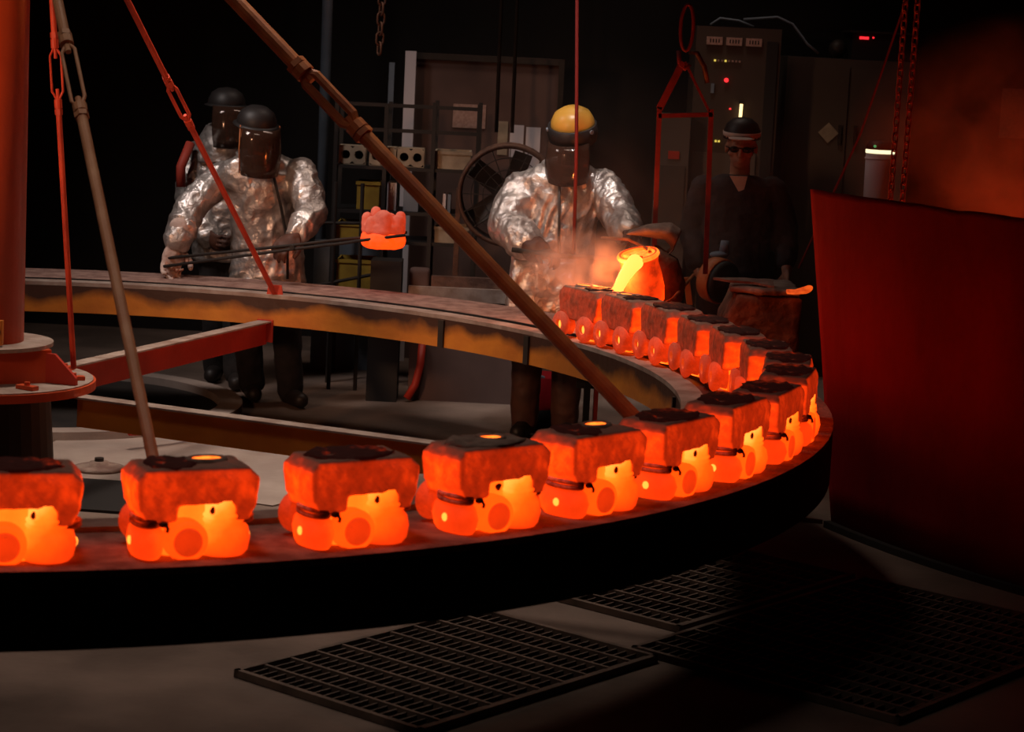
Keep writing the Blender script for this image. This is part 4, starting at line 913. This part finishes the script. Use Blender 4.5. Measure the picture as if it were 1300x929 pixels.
# bench and blocks below
bn = thing('masonry_bench', 'low brown masonry bench behind the ring, left of the pouring worker', 'bench', (-.32, 12.98, 0))
b = B(); bbox(b, (-.60, 12.86, 0), (.05, 13.0, .60)); part(bn, 'base', b, 'partition')
b = B(); bbox(b, (-.62, 12.84, .601), (.07, 12.88, .68)); part(bn, 'lip_board', b, 'dust')
b = B(); bbox(b, (-.62, 12.885, .601), (-.50, 13.0, .78)); part(bn, 'end_block', remesh(b, .014, 4), 'partition')
b = B(); bbox(b, (-.49, 12.885, .601), (.05, 12.94, .74)); part(bn, 'firebrick_stack', b, 'clay')
b = B(); tube(b, [(-.60, 12.78, .02), (-.555, 12.80, .10), (-.53, 12.82, .22), (-.525, 12.84, .34)], .024, 8)
single('bent_pipe', b, 'redpaint', 'short bent red pipe leaning on the masonry bench under the ring', 'pipe', (-.60, 12.78, 0), True)
b = B(); bbox(b, (-.84, 12.75, 0), (-.66, 12.95, .83)); single('dark_pedestal', b, 'soot', 'black square pedestal below the carried glowing mould', 'pedestal', (-.75, 12.85, 0))
b = B(); bbox(b, (-1.28, 13.9, 0), (-.72, 13.95, .82)); single('low_panel', b, 'bluegrey', 'low blue grey panel behind the tong-carrying worker', 'panel', (-1.0, 13.92, 0))
rl = thing('guard_rail', 'thin black guard rail between the tong worker and the rack', 'rail', (-1.0, 13.1, 0))
for x in (-1.09, -.93): b = B(); cyl(b, (x, 13.1, 0), (x, 13.1, 1.25), .012, seg=8); part(rl, 'post', b, 'black')
for p, q in (((-1.25, 13.1, 1.0), (-.72, 13.1, 1.02)), ((-1.20, 13.1, .62), (-.80, 13.1, .72))): b = B(); cyl(b, p, q, .010, seg=8); part(rl, 'bar', b, 'black')
# control cabinets
cb = thing('control_cabinet', 'tall dark control cabinet with three meters and signal lights', 'cabinet', (1.37, 14.3, 0))
b = B(); bbox(b, (1.08, 14.1, 0), (1.62, 14.6, 2.28)); part(cb, 'case', b, 'cabinet')
b = B(); bbox(b, (1.10, 14.085, .1), (1.50, 14.099, 1.48)); part(cb, 'door', b, 'cabinet2')
b = B(); bbox(b, (1.53, 14.085, .1), (1.60, 14.099, 2.2)); part(cb, 'side_strip', b, 'soot')
for k in range(3):
    x = 1.145 + .125 * k; b = B(); bbox(b, (x, 14.08, 2.165), (x + .10, 14.099, 2.215)); mt_ = part(cb, 'meter', b, 'lens')
    b = B(); 
    for q in range(4): bbox(b, (x + .02 + q * .018, 14.0785, 2.178), (x + .028 + q * .018, 14.0798, 2.202))
    part(mt_, 'meter_digits', b, 'soot')
for k in range(8):
    x = 1.20 + .0225 * k; b = B(); bbox(b, (x, 14.085, 2.06), (x + .011, 14.099, 2.072)); part(cb, 'signal_light', b, 'ledyellow' if k in (0, 3) else 'lens')
b = B(); cyl(b, (1.285, 14.099, 1.945), (1.285, 14.08, 1.945), .014, seg=12); part(cb, 'red_lamp', b, 'ledred')
b = B(); bbox(b, (1.19, 14.085, 1.86), (1.21, 14.099, 1.92)); part(cb, 'switch', b, 'bluegrey')
b = B(); cyl(b, (1.32, 14.099, 1.765), (1.32, 14.08, 1.765), .006, seg=8); part(cb, 'small_red_light', b, 'ledred')
for x in (1.235, 1.255): b = B(); bbox(b, (x, 14.085, 1.55), (x + .012, 14.099, 1.562)); part(cb, 'signal_light', b, 'ledyellow')
b = B(); bbox(b, (1.335, 14.085, 1.50), (1.47, 14.099, 1.62)); part(cb, 'label_plate', b, 'soot')
b = B(); cyl(b, (1.385, 14.06, 1.70), (1.387, 14.06, 1.80), .010, seg=10); lt = part(cb, 'lamp_tube', b, 'tube')
b = B(); bbox(b, (1.375, 14.06, 1.80), (1.397, 14.099, 1.82)); part(lt, 'lamp_holder', b, 'soot')
b = B(); tube(b, [(1.18, 14.3, 2.29), (1.24, 14.3, 2.335), (1.36, 14.3, 2.325), (1.46, 14.3, 2.29)], .008, 6); single('coiled_hose', b, 'bluegrey', 'thin pale hose arching over the top of the control cabinet', 'hose', (1.30, 14.3, 2.285), True)
b = B(); tube(b, [(1.40, 14.4, 2.335), (1.62, 14.4, 2.36), (1.72, 14.4, 2.32), (1.82, 14.4, 2.20), (1.90, 14.4, 2.14)], .009, 6); single('air_hose', b, 'bluegrey', 'pale hose sagging from the control cabinet towards the brown cabinet', 'hose', (1.90, 14.4, 2.13), True)
c2 = thing('brown_cabinet', 'wide brown steel cabinet with a diamond placard beside the control cabinet', 'cabinet', (2.13, 14.8, 0))
b = B(); bbox(b, (1.72, 14.55, 0), (2.56, 15.1, 2.11)); part(c2, 'case', b, 'cabinet2')
for x0, x1 in ((1.74, 2.13), (2.15, 2.54)):
    b = B(); bbox(b, (x0, 14.535, .1), (x1, 14.549, 2.06)); dd = part(c2, 'door', b, 'cabinet2')
    b = B(); bbox(b, (x1 - .05 if x0 < 2 else x0 + .03, 14.515, 1.55), (x1 - .03 if x0 < 2 else x0 + .05, 14.534, 1.68)); part(dd, 'handle', b, 'dark')
b = B(); box(b, (2.015, 14.53, 1.625), (.095, .008, .095), Matrix.Rotation(PI / 4, 3, 'Y')); single('diamond_placard', b, 'cream', 'pale diamond shaped placard on the brown cabinet door', 'placard', (2.015, 14.53, 1.56))
dv = thing('readout_unit', 'dark readout unit with a red display on top of brown cabinet', 'instrument', (2.33, 14.75, 2.11))
b = B(); bbox(b, (2.14, 14.58, 2.111), (2.54, 14.95, 2.285)); part(dv, 'case', b, 'soot')
b = B(); bbox(b, (2.12, 14.56, 2.286), (2.56, 14.97, 2.30)); part(dv, 'lid', b, 'dark')
b = B(); bbox(b, (2.185, 14.57, 2.245), (2.245, 14.579, 2.262)); part(dv, 'display', b, 'ledred')
b = B(); cyl(b, (2.275, 14.579, 2.258), (2.275, 14.57, 2.258), .006, seg=8); part(dv, 'indicator', b, 'ledred')
b = B(); ell(b, (2.07, 14.75, 2.175), (.06, .06, .063)); single('hose_bundle', b, 'dark', 'rounded grey bundle beside the readout unit', 'bundle', (2.07, 14.75, 2.112), True)
c3 = thing('switch_box', 'dim brown switch box with a small red label under the yoke', 'cabinet', (1.0, 14.0, 0))
b = B(); bbox(b, (.86, 13.9, 0), (1.06, 14.08, 1.72)); part(c3, 'case', b, 'cabinet2')
b = B(); bbox(b, (.93, 13.89, 1.44), (1.0, 13.899, 1.49)); part(c3, 'label_plate', b, 'redpaint')
b = B(); bbox(b, (.88, 13.885, .9), (1.04, 13.899, 1.40)); part(c3, 'door', b, 'cabinet')
wl = thing('work_light', 'lit white drum lamp showing over the rim of the red heat shield', 'lamp', (2.08, 12.75, 0))
b = B(); lathe(b, [(0, 1.22), (.078, 1.22), (.082, 1.59), (.078, 1.60), (.076, 1.23)], (2.075, 12.75, 0), (0, 0, 1), 28); part(wl, 'drum_shade', b, 'paper', True)
b = B(); lathe(b, [(.080, 1.592), (.084, 1.594), (.084, 1.612), (.080, 1.614), (.0, 1.614)], (2.075, 12.75, 0), (0, 0, 1), 28); part(wl, 'light_band', b, 'tubewhite', True)
b = B(); lathe(b, [(.0835, 1.555), (.086, 1.558), (.086, 1.566), (.0835, 1.569)], (2.075, 12.75, 0), (0, 0, 1), 28); part(wl, 'lower_band', b, 'paper', True)
b = B(); lathe(b, [(.0, 1.615), (.09, 1.615), (.07, 1.66), (.0, 1.67)], (2.075, 12.75, 0), (0, 0, 1), 28); cp = part(wl, 'cap', b, 'soot', True)
b = B(); cyl(b, (2.03, 12.68, 1.635), (2.03, 12.665, 1.635), .008, seg=8); part(cp, 'green_light', b, 'ledgreen')
b = B(); cyl(b, (2.075, 12.75, 0), (2.075, 12.75, 1.22), .03, seg=12); cyl(b, (2.075, 12.75, 0), (2.075, 12.75, .03), .14, seg=20); part(wl, 'stand', b, 'soot')
# small things on the floor inside the ring
cb_ = B(); sector(cb_, (-2.55, 12.10), .93, 1.06, 0, .05, n=72); single('floor_curb', cb_, 'floorlight', 'pale round concrete curb on the floor behind the hub', 'curb', (-2.55, 12.10, 0))
b = B(); cyl(b, (-2.55, 12.10, .0005), (-2.55, 12.10, .006), .928, seg=64); single('pit_cover', b, 'black', 'black round pit cover inside the pale curb', 'cover', (-2.55, 12.10, 0))
b = B(); prism(b, [(-.45, -.4), (.9, -.9), (1.5, -.1), (1.35, .75), (.2, .95), (-.35, .4)], (-1.95, 10.7, .001), (1, 0, 0), (0, 1, 0), (0, 0, 1), .006); single('floor_slab', b, 'floorlight', 'pale worn floor slab beside the hub pedestal', 'slab', (-1.6, 10.8, 0))
fd = thing('flange_disc', 'round metal flange disc lying on the floor near the hub', 'disc', (-1.955, 10.40, .007))
b = B(); lathe(b, [(0, .0), (.12, .0), (.122, .014), (.10, .02), (.05, .024), (.045, .04), (0, .042)], (-1.955, 10.40, .0075), (0, 0, 1), 30); part(fd, 'disc', b, 'greyrub', True)
b = B(); cyl(b, (-1.955, 10.40, .0498), (-1.955, 10.40, .066), .022, seg=14); part(fd, 'boss', b, 'dark')
b = B(); tube(b, [(-1.90, 10.90, .10), (-1.70, 11.12, .075), (-1.55, 11.35, .07)], .018, 8); box(b, (-1.53, 11.38, .055), (.06, .06, .095)); single('rusty_lever', b, 'redpaint', 'rusty red lever lying on the floor slab behind the tan rod', 'lever', (-1.6, 11.3, .007), False)
b = B(); prism(b, [(-.22, -.3), (.20, -.34), (.16, .3), (-.2, .33)], (-1.86, 9.84, .001), (1, 0, 0), (0, 1, 0), (0, 0, 1), .012); single('floor_shade', b, 'soot', 'black sheet standing in for floor shade between the two leftmost near moulds', 'plate', (-1.86, 9.84, 0))  # dark sheet laid for shade on the floor, not a real plate
bk = thing('steel_bucket', 'dark red steel bucket standing inside the ring below the yellow beam', 'bucket', (.16, 12.15, 0))
b = B(); lathe(b, [(0, .0), (.12, .0), (.135, .12), (.125, .125), (.15, .30), (.14, .30), (.115, .13), (0, .02)], (.16, 12.15, 0), (0, 0, 1), 24); part(bk, 'pail', b, 'tank', True)
b = B(); lathe(b, [(.121, .0), (.138, .0), (.142, .12), (.136, .12)], (.16, 12.15, 0), (0, 0, 1), 24); part(bk, 'base_band', b, 'soot', True)
b = B(); bar(b, (.06, 12.01, .08), (.11, 12.01, .34), .022, .012); part(bk, 'handle', b, 'redpaint')
b = B(); box(b, (.15, 12.05, .31), (.09, .05, .012), Matrix.Rotation(.3, 3, 'Y')); single('steel_scrap', b, 'bluegrey', 'small shiny steel scrap lying on the bucket rim', 'scrap', (.15, 12.05, .305))
st = thing('roller_stand', 'dark roller stand carrying the far side of the ring', 'stand', (.40, 10.75, 0))
b = B(); bbox(b, (.37, 10.70, 0), (.40, 10.80, .52)); part(st, 'post', b, 'soot')
b = B(); bbox(b, (.42, 10.70, 0), (.44, 10.80, .50)); part(st, 'post', b, 'redpaint')
b = B(); cyl(b, (.33, 10.75, .49), (.47, 10.75, .49), .03, seg=14); part(st, 'roller', b, 'dark')
# floor gratings
ug = V((.64, .77, 0)).normalized(); vg = V((.77, -.64, 0)).normalized(); GA = math.atan2(ug.y, ug.x)
def grating(p, lu, lv, lab, nb):
    p = V(p); root = thing('floor_grating', lab, 'grating', p + ug * lu / 2 + vg * lv / 2, 'steel gratings in the floor')
    R = Matrix.Rotation(GA, 3, 'Z')
    def slab(u0, u1, v0, v1, z0, z1):
        b = B(); c = p + ug * (u0 + u1) / 2 + vg * (v0 + v1) / 2; box(b, (c.x, c.y, (z0 + z1) / 2), (abs(u1 - u0), abs(v1 - v0), z1 - z0), R); return b
    part(root, 'pit_dark', slab(0, lu, 0, lv, .001, .003), 'soot')  # black sheet stands in for the dark of the pit below
    for u0, u1, v0, v1 in ((0, .02, 0, lv), (lu - .02, lu, 0, lv), (0, lu, 0, .02), (0, lu, lv - .02, lv)): part(root, 'frame_bar', slab(u0, u1, v0, v1, .003, .028), 'grate')
    n = max(1, int(lu / .115))
    for i in range(1, n): u = lu * i / n; part(root, 'bearing_bar', slab(u - .006, u + .006, .02, lv - .02, .004, .026), 'grate')
    n = int(lv / .042)
    for i in range(1, n): v = lv * i / n; part(root, 'cross_rod', slab(.02, lu - .02, v - .003, v + .003, .004, .018), 'grate')
grating(V((-.08, 8.13, 0)) - ug * 1.25, 1.25, .85, 'steel floor grating nearest the picture bottom, left of the pale concrete strip', 7)
grating(V((.20, 8.38, 0)), 1.25, .62, 'steel floor grating right of the pale concrete strip under the ring', 7)
grating(V((.20, 8.38, 0)) + vg * .66 + ug * -.35, 1.6, 1.1, 'dim steel floor grating farthest right under the ring', 7)
b = B(); prism(b, [(0, 0), (.10, -.03), (.0, .06)], (1.38, 10.02, .001), (1, 0, 0), (0, 1, 0), (0, 0, 1), .02); single('brick_shard', b, 'clay', 'small brick shard on the floor at the foot of the red shield', 'shard', (1.43, 10.05, 0))

# ------------------------------------------------------------------ fume and steam (need the structure above)
def plume(name, lab, c, r, col, dens, scale, aniso=.2):
    b = B(); ell(b, (0, 0, 0), r, None, 20, 14)
    o = link(name, b, smoke(name + '_volume', col, dens, scale, (0, 0, 0), r, aniso), None, c); o['label'] = lab; o['category'] = 'smoke'; o['kind'] = 'stuff'
plume('pouring_fume', 'orange lit fume rising around the stream of molten metal', (.40, 11.0, 1.02), (.42, .34, .23), (.95, .85, .78), 13.0, 8)
plume('ember_steam', 'dim red steam drifting up behind the red heat shield', (2.45, 10.45, 1.72), (.95, .75, .70), (.85, .70, .62), 2.1, 3.2)
plume('red_haze', 'thin red haze hanging around the pouring place', (.75, 11.4, 1.35), (1.15, .75, .75), (.9, .72, .64), .30, 1.6)
